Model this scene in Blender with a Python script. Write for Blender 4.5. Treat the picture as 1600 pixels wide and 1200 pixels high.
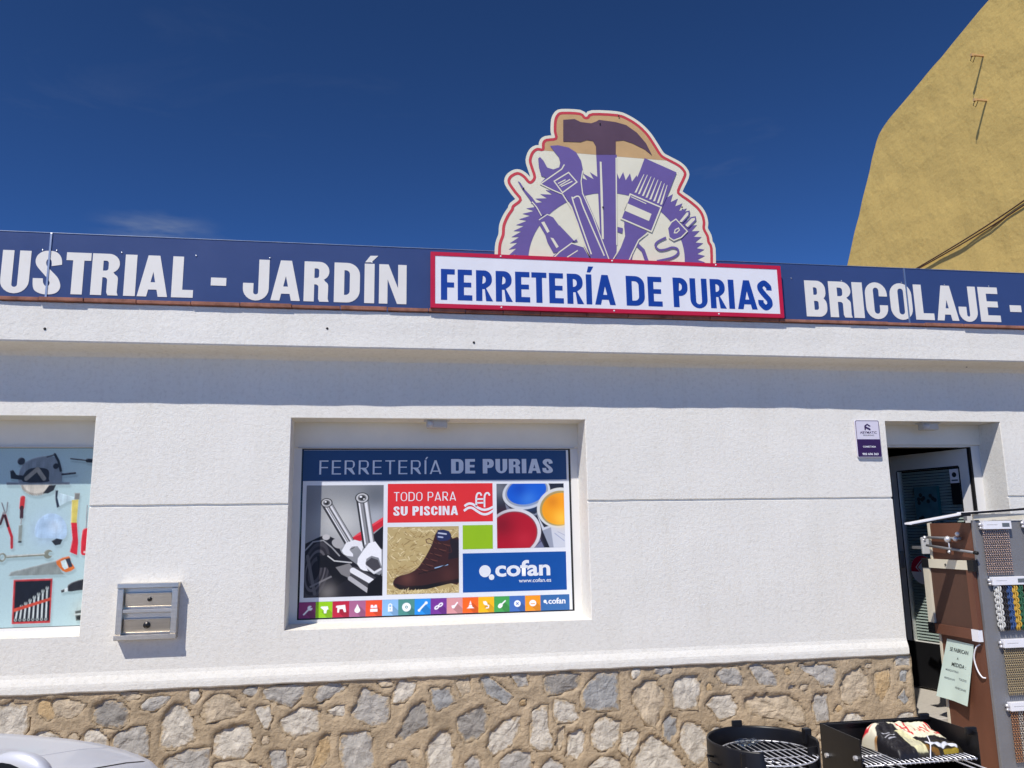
import bpy, bmesh, math, random
import numpy as np
from mathutils import Vector, Matrix, noise
from mathutils.geometry import tessellate_polygon

# ------------------------------------------------------------------ clear, camera, sky, sun, exposure
for o in list(bpy.data.objects): bpy.data.objects.remove(o)
S = bpy.context.scene
COL = S.collection
random.seed(7)

cam_d = bpy.data.cameras.new('camera'); cam = bpy.data.objects.new('camera', cam_d); COL.objects.link(cam)
cam_d.sensor_width = 36.0; cam_d.lens = 28.19; cam_d.clip_start = 0.05; cam_d.clip_end = 3000
PITCH, YAW, ROLL = math.radians(10.282), math.radians(9.688), math.radians(-0.942)
_f = Vector((math.sin(YAW)*math.cos(PITCH), math.cos(YAW)*math.cos(PITCH), math.sin(PITCH)))
_r0 = Vector((math.cos(YAW), -math.sin(YAW), 0)); _u0 = _r0.cross(_f)
_r = _r0*math.cos(ROLL) + _u0*math.sin(ROLL); _u = -_r0*math.sin(ROLL) + _u0*math.cos(ROLL)
mw = Matrix((( _r.x, _u.x, -_f.x, 0.0), (_r.y, _u.y, -_f.y, -5.3), (_r.z, _u.z, -_f.z, 1.65), (0, 0, 0, 1)))
cam.matrix_world = mw
S.camera = cam

SUN_DIR = Vector((0.78, 1.0, -1.64)).normalized()
world = bpy.data.worlds.new('World'); S.world = world; world.use_nodes = True
wn = world.node_tree; wn.nodes.clear()
sky = wn.nodes.new('ShaderNodeTexSky'); sky.sky_type = 'NISHITA'; sky.sun_disc = False
sky.sun_elevation = math.radians(52.3); sky.sun_rotation = math.radians(218.0)
sky.altitude = 5000; sky.air_density = 0.6; sky.dust_density = 0.0; sky.ozone_density = 10.0
wtc = wn.nodes.new('ShaderNodeTexCoord')
wmap = wn.nodes.new('ShaderNodeMapping'); wmap.inputs['Scale'].default_value = (1.2, 1.6, 5.5); wmap.inputs['Rotation'].default_value = (0, 0.25, 0.4)
wno = wn.nodes.new('ShaderNodeTexNoise'); wno.inputs['Scale'].default_value = 2.2; wno.inputs['Detail'].default_value = 7; wno.inputs['Roughness'].default_value = .62; wno.inputs['Distortion'].default_value = .5
wrm = wn.nodes.new('ShaderNodeValToRGB'); wrm.color_ramp.elements[0].position = .60; wrm.color_ramp.elements[1].position = 1.0
wrm.color_ramp.elements[0].color = (0, 0, 0, 1); wrm.color_ramp.elements[1].color = (.5, .5, .5, 1)
wmx = wn.nodes.new('ShaderNodeMixRGB'); wmx.blend_type = 'MIX'; wmx.inputs['Color2'].default_value = (2.4, 2.7, 3.2, 1)
bg = wn.nodes.new('ShaderNodeBackground'); bg.inputs['Strength'].default_value = 0.138
wo = wn.nodes.new('ShaderNodeOutputWorld')
wn.links.new(wtc.outputs['Generated'], wmap.inputs['Vector']); wn.links.new(wmap.outputs[0], wno.inputs['Vector'])
wn.links.new(wno.outputs['Fac'], wrm.inputs['Fac']); wsp = wn.nodes.new('ShaderNodeSeparateXYZ'); wn.links.new(wtc.outputs['Generated'], wsp.inputs[0])
wlo = wn.nodes.new('ShaderNodeMapRange'); wlo.inputs['From Min'].default_value = .20; wlo.inputs['From Max'].default_value = .48; wlo.inputs['To Min'].default_value = 1.0; wlo.inputs['To Max'].default_value = .12
wn.links.new(wsp.outputs['Z'], wlo.inputs['Value'])
wmu = wn.nodes.new('ShaderNodeMath'); wmu.operation = 'MULTIPLY'; wn.links.new(wrm.outputs['Color'], wmu.inputs[0]); wn.links.new(wlo.outputs[0], wmu.inputs[1]); 
# one small wisp of cloud low in the sky beyond the roof
wvd = wn.nodes.new('ShaderNodeVectorMath'); wvd.operation = 'SUBTRACT'; wvd.inputs[1].default_value = (-.243, .911, .334); wn.links.new(wtc.outputs['Generated'], wvd.inputs[0])
wvs = wn.nodes.new('ShaderNodeVectorMath'); wvs.operation = 'MULTIPLY'; wvs.inputs[1].default_value = (1.0, 1.0, 2.6); wn.links.new(wvd.outputs[0], wvs.inputs[0])
wvl = wn.nodes.new('ShaderNodeVectorMath'); wvl.operation = 'LENGTH'; wn.links.new(wvs.outputs[0], wvl.inputs[0])
wmr = wn.nodes.new('ShaderNodeMapRange'); wmr.interpolation_type = 'SMOOTHSTEP'; wmr.inputs['From Min'].default_value = .085; wmr.inputs['From Max'].default_value = 0; wmr.inputs['To Min'].default_value = 0; wmr.inputs['To Max'].default_value = 1.15; wn.links.new(wvl.outputs['Value'], wmr.inputs['Value'])
wn2 = wn.nodes.new('ShaderNodeTexNoise'); wn2.inputs['Scale'].default_value = 9; wn2.inputs['Detail'].default_value = 7; wn.links.new(wmap.outputs[0], wn2.inputs['Vector'])
wr2 = wn.nodes.new('ShaderNodeMapRange'); wr2.inputs['From Min'].default_value = .40; wr2.inputs['From Max'].default_value = .72; wr2.inputs['To Max'].default_value = .55; wn.links.new(wn2.outputs['Fac'], wr2.inputs['Value'])
wm2 = wn.nodes.new('ShaderNodeMath'); wm2.operation = 'MULTIPLY'; wn.links.new(wmr.outputs[0], wm2.inputs[0]); wn.links.new(wr2.outputs[0], wm2.inputs[1])
wm3 = wn.nodes.new('ShaderNodeMath'); wm3.operation = 'MAXIMUM'; wn.links.new(wm2.outputs[0], wm3.inputs[0]); wn.links.new(wmu.outputs[0], wm3.inputs[1]); wn.links.new(wm3.outputs[0], wmx.inputs['Fac'])
wga = wn.nodes.new('ShaderNodeGamma'); wga.inputs['Gamma'].default_value = 1.34; wn.links.new(sky.outputs['Color'], wga.inputs['Color']); wti = wn.nodes.new('ShaderNodeMixRGB'); wti.blend_type = 'MULTIPLY'; wti.inputs['Fac'].default_value = 1; wti.inputs['Color2'].default_value = (1.05, 1.10, .94, 1); wn.links.new(wga.outputs['Color'], wti.inputs['Color1']); wn.links.new(wti.outputs[0], wmx.inputs['Color1']); wn.links.new(wmx.outputs['Color'], bg.inputs['Color'])
wn.links.new(bg.outputs['Background'], wo.inputs['Surface'])

sun_d = bpy.data.lights.new('sun', 'SUN'); sun_d.energy = 4.7; sun_d.angle = math.radians(0.55); sun_d.color = (1.0, .95, .885)
sun = bpy.data.objects.new('sun', sun_d); COL.objects.link(sun)
sun.rotation_euler = SUN_DIR.to_track_quat('-Z', 'Y').to_euler(); sun.location = (-8, -12, 18)

S.render.engine = 'CYCLES'
S.view_settings.view_transform = 'Standard'; S.view_settings.look = 'None'
S.view_settings.exposure = 0.0; S.view_settings.gamma = 1.0; S.view_settings.use_curve_mapping = False

# ------------------------------------------------------------------ helpers
def lin(c):
    return tuple((x/12.92 if x <= .04045 else ((x+.055)/1.055)**2.4) for x in [v/255.0 for v in c])

def new_mat(name):
    m = bpy.data.materials.new(name); m.use_nodes = True
    return m, m.node_tree, m.node_tree.nodes['Principled BSDF']

def mat(name, col, rough=.6, metal=0.0, var=.10, vscale=6.0, bump=0.0, bscale=60.0, bdist=.004, detail=5, spec=.4, k=1.0, coat=0.0, stretch=(1, 1, 1)):
    """procedural material: sRGB base colour with noise variation, roughness variation and fine relief"""
    m, nt, b = new_mat(name); c = [min(.92, v*k) for v in lin(col)]
    tc = nt.nodes.new('ShaderNodeTexCoord'); mp = nt.nodes.new('ShaderNodeMapping'); mp.inputs['Scale'].default_value = stretch
    nt.links.new(tc.outputs['Object'], mp.inputs['Vector'])
    if var > 0:
        n = nt.nodes.new('ShaderNodeTexNoise'); n.inputs['Scale'].default_value = vscale; n.inputs['Detail'].default_value = 8; n.inputs['Roughness'].default_value = .65
        nt.links.new(mp.outputs[0], n.inputs['Vector'])
        r = nt.nodes.new('ShaderNodeValToRGB'); r.color_ramp.elements[0].position = .28; r.color_ramp.elements[1].position = .72
        r.color_ramp.elements[0].color = tuple(max(0, v*(1-var)) for v in c)+(1,); r.color_ramp.elements[1].color = tuple(min(.95, v*(1+var)) for v in c)+(1,)
        nt.links.new(n.outputs['Fac'], r.inputs['Fac']); nt.links.new(r.outputs['Color'], b.inputs['Base Color'])
        rr = nt.nodes.new('ShaderNodeMapRange'); rr.inputs['To Min'].default_value = max(.03, rough-.10); rr.inputs['To Max'].default_value = min(1, rough+.10)
        nt.links.new(n.outputs['Fac'], rr.inputs['Value']); nt.links.new(rr.outputs[0], b.inputs['Roughness'])
    else:
        b.inputs['Base Color'].default_value = tuple(c)+(1,); b.inputs['Roughness'].default_value = rough
    b.inputs['Metallic'].default_value = metal; b.inputs['Specular IOR Level'].default_value = spec
    b.inputs['Coat Weight'].default_value = coat
    if bump > 0:
        n2 = nt.nodes.new('ShaderNodeTexNoise'); n2.inputs['Scale'].default_value = bscale; n2.inputs['Detail'].default_value = detail; n2.inputs['Roughness'].default_value = .6
        nt.links.new(mp.outputs[0], n2.inputs['Vector'])
        bp = nt.nodes.new('ShaderNodeBump'); bp.inputs['Strength'].default_value = bump; bp.inputs['Distance'].default_value = bdist
        nt.links.new(n2.outputs['Fac'], bp.inputs['Height']); nt.links.new(bp.outputs[0], b.inputs['Normal'])
    return m

def print_mat(name, rough=.45, spec=.35, gain=1.0):
    """flat print: colours carried by the mesh's colour attribute"""
    m, nt, b = new_mat(name)
    a = nt.nodes.new('ShaderNodeVertexColor'); a.layer_name = 'print'
    g = nt.nodes.new('ShaderNodeMixRGB'); g.blend_type = 'MULTIPLY'; g.inputs['Fac'].default_value = 1; g.inputs['Color2'].default_value = (gain,)*3+(1,)
    nt.links.new(a.outputs['Color'], g.inputs['Color1']); nt.links.new(g.outputs[0], b.inputs['Base Color'])
    b.inputs['Roughness'].default_value = rough; b.inputs['Specular IOR Level'].default_value = spec
    return m

def wloc(o):
    v = Vector((0, 0, 0))
    while o is not None:
        v += Vector(o.location); o = o.parent
    return v

def link_mesh(name, me, m=None, parent=None, local=False):
    """mesh data in world coordinates (local=True: in the parent's own coordinates)"""
    o = bpy.data.objects.new(name, me); COL.objects.link(o)
    if m is not None and len(me.materials) == 0: me.materials.append(m)
    if parent is not None:
        if not local: o.location = -wloc(parent)
        o.parent = parent
    return o

def obj_py(name, verts, faces, m=None, parent=None, smooth=False, local=False):
    me = bpy.data.meshes.new(name); me.from_pydata([tuple(v) for v in verts], [], faces); me.update()
    if smooth: me.polygons.foreach_set('use_smooth', [True]*len(me.polygons))
    return link_mesh(name, me, m, parent, local)

def obj_bm(name, bm, m=None, parent=None, smooth=False, local=False):
    bmesh.ops.recalc_face_normals(bm, faces=bm.faces)
    me = bpy.data.meshes.new(name); bm.to_mesh(me); bm.free()
    if smooth: me.polygons.foreach_set('use_smooth', [True]*len(me.polygons))
    return link_mesh(name, me, m, parent, local)

def thing(name, label, cat, loc=(0, 0, 0), rz=0.0, group=None):
    o = bpy.data.objects.new(name, None); COL.objects.link(o); o.location = loc; o.rotation_euler = (0, 0, rz)
    o.empty_display_size = .1
    return tag(o, label, cat, group)

def tag(o, label, cat, group=None, kind=None):
    if label: o['label'] = label
    if cat: o['category'] = cat
    if group: o['group'] = group
    if kind: o['kind'] = kind
    return o

def bm_box(bm, x0, x1, y0, y1, z0, z1, bev=0.0):
    vs = [bm.verts.new(p) for p in ((x0,y0,z0),(x1,y0,z0),(x1,y1,z0),(x0,y1,z0),(x0,y0,z1),(x1,y0,z1),(x1,y1,z1),(x0,y1,z1))]
    fs = [bm.faces.new([vs[i] for i in f]) for f in ((0,3,2,1),(4,5,6,7),(0,1,5,4),(1,2,6,5),(2,3,7,6),(3,0,4,7))]
    if bev > 0:
        es = list({e for f in fs for e in f.edges})
        bmesh.ops.bevel(bm, geom=es, offset=bev, segments=2, affect='EDGES', profile=.6)

def box(name, x0, x1, y0, y1, z0, z1, m, parent=None, bev=0.0, local=False):
    bm = bmesh.new(); bm_box(bm, x0, x1, y0, y1, z0, z1, bev)
    return obj_bm(name, bm, m, parent, local=local)

def bm_tube(bm, path, r, n=8, closed=False):
    path = [Vector(p) for p in path]; rings = []
    up = Vector((0, 0, 1)); prev = None
    for i, p in enumerate(path):
        if closed: t = path[(i+1) % len(path)]-path[i-1]
        else: t = path[min(i+1, len(path)-1)]-path[max(i-1, 0)]
        t.normalize()
        if prev is None:
            a = t.cross(up)
            if a.length < .1: a = t.cross(Vector((1, 0, 0)))
        else: a = prev-t*prev.dot(t)
        a.normalize(); prev = a; b = t.cross(a)
        rr = r[i] if isinstance(r, (list, tuple)) else r
        rings.append([bm.verts.new(p+(a*math.cos(q)+b*math.sin(q))*rr) for q in [2*math.pi*k/n for k in range(n)]])
    m = len(rings)
    for i in range(m if closed else m-1):
        A, B = rings[i], rings[(i+1) % m]
        for k in range(n): bm.faces.new((A[k], A[(k+1) % n], B[(k+1) % n], B[k]))
    if not closed:
        bm.faces.new(rings[0]); bm.faces.new(list(reversed(rings[-1])))

def tube(name, path, r, m, parent=None, n=8, closed=False, local=False, smooth=True):
    bm = bmesh.new(); bm_tube(bm, path, r, n, closed); return obj_bm(name, bm, m, parent, smooth, local)

def bm_lathe(bm, prof, c, axis='z', n=24):
    """profile of (radius, offset) turned about an axis through c"""
    rings = []
    for r, h in prof:
        ring = []
        for k in range(n):
            a = 2*math.pi*k/n
            if axis == 'z': p = (c[0]+r*math.cos(a), c[1]+r*math.sin(a), c[2]+h)
            elif axis == 'y': p = (c[0]+r*math.cos(a), c[1]+h, c[2]+r*math.sin(a))
            else: p = (c[0]+h, c[1]+r*math.cos(a), c[2]+r*math.sin(a))
            ring.append(bm.verts.new(p))
        rings.append(ring)
    for A, B in zip(rings, rings[1:]):
        for k in range(n): bm.faces.new((A[k], A[(k+1) % n], B[(k+1) % n], B[k]))
    return rings

def lathe(name, prof, c, m, parent=None, axis='z', n=24, local=False, smooth=True):
    bm = bmesh.new(); bm_lathe(bm, prof, c, axis, n); return obj_bm(name, bm, m, parent, smooth, local)

# flat plates in the facade's (x, z) coordinates, front at y0, thickness th (towards +y)
def strip_data(pts, w, y0, th):
    P = [Vector(p) for p in pts]; closed = (P[0]-P[-1]).length < 1e-5
    if closed: P = P[:-1]
    N = len(P); V, F = [], []
    for i, p in enumerate(P):
        a = P[i-1] if (closed or i) else None; b = P[(i+1) % N] if (closed or i < N-1) else None
        d1 = (p-a).normalized() if a is not None else None; d2 = (b-p).normalized() if b is not None else None
        t = (d1+d2) if (d1 is not None and d2 is not None) else (d1 if d2 is None else d2)
        if t.length < 1e-6: t = d1
        t.normalize(); nr = Vector((-t.y, t.x)); k = 1.0
        if d1 is not None and d2 is not None: k = 1/max(.45, Vector((-d1.y, d1.x)).dot(nr))
        for s_ in (1, -1): V += [(p.x+nr.x*w/2*k*s_, y0, p.y+nr.y*w/2*k*s_), (p.x+nr.x*w/2*k*s_, y0+th, p.y+nr.y*w/2*k*s_)]
    for i in range(N if closed else N-1):
        a, b = i*4, ((i+1) % N)*4; F += [(a, b, b+2, a+2), (a+1, a+3, b+3, b+1), (a, a+1, b+1, b), (a+2, b+2, b+3, a+3)]
    if not closed: F += [(0, 2, 3, 1), (N*4-4, N*4-3, N*4-1, N*4-2)]
    return V, F

def plate_data(contours, y0, th):
    if contours[0][0] == 'strip': return strip_data(contours[0][1:-1], contours[0][-1], y0, th)
    tris = tessellate_polygon([[Vector((p[0], p[1], 0)) for p in c] for c in contours])
    flat = [p for c in contours for p in c]; n = len(flat)
    V = [(p[0], y0, p[1]) for p in flat] + [(p[0], y0+th, p[1]) for p in flat]
    F = []
    for t in tris:
        a, b, c = [Vector(flat[i]) for i in t]
        ccw = (b-a).x*(c-a).y-(b-a).y*(c-a).x > 0
        t = tuple(t) if ccw else tuple(reversed(t))
        F.append(t); F.append(tuple(i+n for i in reversed(t)))
    s = 0
    for c in contours:
        k = len(c)
        for i in range(k):
            a, b = s+i, s+(i+1) % k; F.append((a, a+n, b+n, b))
        s += k
    return V, F

def plate(name, contours, y0, th, m, parent=None):
    V, F = plate_data(contours, y0, th); return obj_py(name, V, F, m, parent)

def plates(name, contour_sets, y0, th, m, parent=None):
    V, F = [], []
    for cs in contour_sets:
        v, f = plate_data(cs, y0, th); k = len(V); V += v; F += [tuple(i+k for i in q) for q in f]
    return obj_py(name, V, F, m, parent)

def rect(x0, x1, z0, z1): return [(x0, z0), (x1, z0), (x1, z1), (x0, z1)]

def offset_path(pts, d):
    out = []
    for i, p in enumerate(pts):
        a = Vector(pts[max(i-1, 0)]); b = Vector(pts[min(i+1, len(pts)-1)]); t = (b-a)
        if t.length < 1e-9: t = Vector((1, 0))
        t.normalize(); nrm = Vector((-t.y, t.x)); out.append((p[0]+nrm.x*d, p[1]+nrm.y*d))
    return out

def smooth_path(pts, n=4, closed=False):
    P = [Vector(p) for p in pts]; N = len(P); out = []
    rng = range(N if closed else N-1)
    for i in rng:
        p0 = P[i-1] if (closed or i > 0) else P[0]; p1 = P[i]; p2 = P[(i+1) % N]; p3 = P[(i+2) % N] if (closed or i+2 < N) else P[-1]
        for k in range(n):
            t = k/n
            out.append(.5*((2*p1)+(-p0+p2)*t+(2*p0-5*p1+4*p2-p3)*t*t+(-p0+3*p1-3*p2+p3)*t**3))
    if not closed: out.append(P[-1])
    return [tuple(p) for p in out]

def stroke_poly(pts, w, sm=4):
    q = smooth_path(pts, sm) if sm > 1 else pts
    return offset_path(q, w/2)+offset_path(q, -w/2)[::-1]

# ---- block letters: contours in a box w x 1, stem s, bar t
def arc(cx, cy, rx, ry, a0, a1, n=7):
    return [(cx+rx*math.cos(math.radians(a0+(a1-a0)*i/n)), cy+ry*math.sin(math.radians(a0+(a1-a0)*i/n))) for i in range(n+1)]

def glyph(ch, w, s, t):
    r = min(.5*w, .34); q = max(.02, r-s*.85)
    if ch == 'I': return [rect(0, w, 0, 1)]
    if ch == 'L': return [[(0, 0), (w, 0), (w, t), (s, t), (s, 1), (0, 1)]]
    if ch == 'T': return [[(w/2-s/2, 0), (w/2+s/2, 0), (w/2+s/2, 1-t), (w, 1-t), (w, 1), (0, 1), (0, 1-t), (w/2-s/2, 1-t)]]
    if ch == 'E': return [[(0, 0), (w, 0), (w, t), (s, t), (s, .5-t*.42), (w*.93, .5-t*.42), (w*.93, .5+t*.48), (s, .5+t*.48), (s, 1-t), (w*.98, 1-t), (w*.98, 1), (0, 1)]]
    if ch == 'F': return [[(0, 0), (s, 0), (s, .5-t*.55), (w*.95, .5-t*.55), (w*.95, .5+t*.4), (s, .5+t*.4), (s, 1-t), (w, 1-t), (w, 1), (0, 1)]]
    if ch == 'N': return [[(0, 0), (s*.86, 0), (s*.86, .62), (w-s*.95, 0), (w, 0), (w, 1), (w-s*.86, 1), (w-s*.86, .40), (s*.95, 1), (0, 1)]]
    if ch == 'A':
        h = w/2-s*.58; zb = .17; zc = zb+t*.95
        xi = lambda z, off: off+(w/2-off)*0+z*(w*.5-s*.56-0)/1.0
        a = s*(.86 if s > .2 else .98)
        sl = (w/2-s*.54)
        L = lambda z: sl*z
        return [[(0, 0), (a, 0), (a+L(zb), zb), (w-a-L(zb), zb), (w-a, 0), (w, 0), (w-sl, 1), (sl, 1)],
                [(a+L(zc)+.005, zc), (w-a-L(zc)-.005, zc), (w/2, min(.9, max(zc+.15, (w/2-a)/sl*.97)))]]
    if ch == 'D':
        return [[(0, 0)]+arc(w-r, r, r, r, -90, 0)+arc(w-r, 1-r, r, r, 0, 90)+[(0, 1)],
                [(s, t)]+arc(w-s-q, t+q, q, q, -90, 0)+arc(w-s-q, 1-t-q, q, q, 0, 90)+[(s, 1-t)]]
    if ch == 'O':
        r = w/2; q = (w-2*s)/2
        return [arc(r, r, r, r, 180, 360, 12)+arc(r, 1-r, r, r, 0, 180, 12), arc(w/2, t*.8+q, q, q, 180, 360, 8)+arc(w/2, 1-t*.8-q, q, q, 0, 180, 8)]
    if ch == 'C':
        r = w/2; q = (w-2*s)/2
        return [[(w, .62)]+arc(r, 1-r, r, r, 0, 180, 12)+arc(r, r, r, r, 180, 360, 12)+[(w, .38), (w-s, .38)]+arc(w/2, t*.8+q, q, q, 0, -180, 8)+arc(w/2, 1-t*.8-q, q, q, 180, 0, 8)+[(w-s, .62)]]
    if ch == 'U':
        r = w/2; q = (w-2*s)/2
        return [[(0, 1)]+arc(r, r, r, r, 180, 360, 12)+[(w, 1), (w-s, 1)]+arc(w/2, t*.8+q, q, q, 0, -180, 8)+[(s, 1)]]
    if ch == 'J':
        r = w/2; q = (w-2*s)/2
        return [[(w-s, 1)]+arc(w/2, t*.8+q, q, q, 0, -180, 8)+[(s, .42), (0, .42)]+arc(r, r, r, r, 180, 360, 12)+[(w, 1)]]
    if ch == 'B':
        r2 = min(.24, w*.42); k = .02; q2 = max(.02, min(r2-t*.8, (w-2*s)*.45, .10))
        zb = .47
        return [[(0, 0)]+arc(w-r2, r2+k*0, r2, r2, -90, 0)+[(w, .36), (w-.025, .44), (w-.085, .512), (w-.04, .57), (w-.018, .65)]+arc(w-r2-.018, 1-r2, r2, r2, 0, 90)+[(0, 1)],
                [(s, t)]+arc(w-s-q2, t+q2, q2, q2, -90, 0)+arc(w-s-q2, .52-t*.45-q2, q2, q2, 0, 90)+[(s, .52-t*.45)],
                [(s, .52+t*.45)]+arc(w-s-q2-.02, .52+t*.45+q2, q2, q2, -90, 0)+arc(w-s-q2-.02, 1-t-q2, q2, q2, 0, 90)+[(s, 1-t)]]
    if ch == 'P':
        r2 = .27; q2 = .12
        return [[(0, 0), (s, 0), (s, .38)]+arc(w-r2, .38+r2, r2, r2, -90, 0)+arc(w-r2, 1-r2, r2, r2, 0, 90)+[(0, 1)],
                [(s, .38+t)]+arc(w-s-q2, .38+t+q2, q2, q2, -90, 0)+arc(w-s-q2, 1-t-q2, q2, q2, 0, 90)+[(s, 1-t)]]
    if ch == 'R':
        r2 = min(.26, w*.4); q2 = max(.02, min(.1, (w-2*s)/2)); zm = .43
        if s > .24:   # heavy condensed R with an upright leg
            return [[(0, 0), (s, 0), (s, zm), (w-s-.08, zm)]+arc(w-s-.08, zm-.07, .07, .07, 90, 0, 4)+[(w-s-.01, .07), (w-s+.02, 0), (w, 0), (w-.025, .08), (w-.02, zm-.13)]+arc(w-.16, zm-.03, .14, .12, 0, 60, 4)+arc(w-r2, .55+.2, r2, .22, -62, 0, 5)+arc(w-r2, 1-r2, r2, r2, 0, 90)+[(0, 1)],
                    [(s, zm+t*.85)]+arc(w-s-q2, zm+t*.85+q2, q2, q2, -90, 0, 4)+arc(w-s-q2, 1-t*.9-q2, q2, q2, 0, 90, 4)+[(s, 1-t*.9)]]
        return [[(0, 0), (s, 0), (s, .39), (s+.08, .39), (w-s*1.12, 0), (w, 0), (w-.22, .42)]+arc(w-.24-.03, .44+.25, .24, .25, -58, 0, 5)+arc(w-.24-.03, 1-.26, .24, .26, 0, 90)+[(0, 1)],
                [(s, .39+t)]+arc(w-s-.12-.03, .39+t+.11, .12, .11, -90, 0)+arc(w-s-.12-.03, 1-t-.11, .12, .11, 0, 90)+[(s, 1-t)]]
    if ch == 'S' and s > .2:
        tr = [[(473, 165)], [(390, 168), (388, 130), (372, 112), (354, 118), (344, 140), (354, 172), (400, 215), (445, 260), (465, 310), (458, 348), (428, 375), (380, 386), (320, 385), (265, 365), (243, 330), (240, 265)], [(322, 265), (325, 298), (342, 321), (365, 322), (378, 305), (373, 283), (348, 253), (300, 205), (266, 165), (258, 125), (275, 85), (315, 58), (360, 50), (420, 56), (458, 85), (473, 125), (473, 165)]]
        q = []
        for seg in tr[1:]: q += smooth_path(seg, 3)
        q = [(x-(217-y)*.055, 386-y) for x, y in q[:-1]]; xa, xb = min(p[0] for p in q), max(p[0] for p in q)
        return [[((p[0]-xa)/(xb-xa)*w, p[1]/336.0) for p in q]]
    if ch == 'S':
        th = s*.98; h = th/2
        cl = [(w-h, .67), (w-h, .74), (w-h-.02, .80), (w*.5, 1-h), (h+.02, .83), (h, .75), (h+.03, .66), (w*.5, .5), (w-h-.03, .36), (w-h, .26), (w-h-.02, .17), (w*.5, h), (h+.02, .20), (h, .27), (h, .34)]
        return [['strip']+smooth_path(cl, 5)+[th]]
    return [rect(0, w, 0, 1)]

def letter_sets(ch, x0, x1, z0, z1, s, t):
    H = z1-z0; w = (x1-x0)/H
    if ch == 'S' and s <= .2:
        g = glyph(ch, w, s, t)[0]
        return [['strip']+[(x0+p[0]*H, z0+p[1]*H) for p in g[1:-1]]+[g[-1]*H]]
    return [[(x0+p[0]*H, z0+p[1]*H) for p in c] for c in glyph(ch, w, s, t)]

ADV = {'I': .0, 'E': .52, 'F': .5, 'L': .5, 'T': .56, 'R': .6, 'S': .56, 'A': .68, 'D': .64, 'O': .66, 'C': .6, 'N': .64, 'U': .62, 'P': .58, 'J': .45, 'B': .6}
def word(name, text, x0, x1, z0, z1, y0, m, parent, s, t, gap=.16, space=.3, th=.0006, accents=()):
    """a run of block letters fitted to a box"""
    H = z1-z0; ws = []; tot = 0
    for ch in text:
        w = space if ch == ' ' else (s if ch == 'I' else ADV[ch]); ws.append(w); tot += w+gap
    tot -= gap; kx = (x1-x0)/(tot*H); x = x0
    for i, (ch, w) in enumerate(zip(text, ws)):
        if ch != ' ':
            c = letter_sets(ch, x, x+w*H*kx, z0, z1, s*kx, t); plate(name, c, y0, th, m, parent)
            if i in accents: plate('accent', [[(x+w*H*kx*.2, z1+.06*H), (x+w*H*kx*.2+.10*H, z1+.06*H), (x+w*H*kx*.2+.24*H, z1+.24*H), (x+w*H*kx*.2+.12*H, z1+.24*H)]], y0, th, m, parent)
        x += (w+gap)*H*kx

def font_word(name, text, x0, x1, z0, z1, y0, m, parent=None, bold=0.0, th=.0005, xf=None, local=False):
    cu = bpy.data.curves.new('tmp', 'FONT'); cu.body = text; cu.offset = bold; cu.resolution_u = 4; cu.extrude = 0
    o = bpy.data.objects.new('tmp', cu); COL.objects.link(o)
    dg = bpy.context.evaluated_depsgraph_get(); me = bpy.data.meshes.new_from_object(o.evaluated_get(dg))
    bpy.data.objects.remove(o); bpy.data.curves.remove(cu)
    n = len(me.vertices); co = np.empty(n*3, 'f'); me.vertices.foreach_get('co', co); co = co.reshape(-1, 3)
    a, b = co.min(0), co.max(0)
    u = (co[:, 0]-a[0])/max(1e-6, b[0]-a[0]); v = (co[:, 1]-a[1])/max(1e-6, b[1]-a[1])
    P = np.stack([x0+u*(x1-x0), np.full(n, y0), z0+v*(z1-z0)], 1)
    if xf is not None: P = np.array([xf(Vector(p)) for p in P])
    me.vertices.foreach_set('co', P.astype('f').ravel()); me.update(); me.name = name
    return link_mesh(name, me, m, parent, local)

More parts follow.
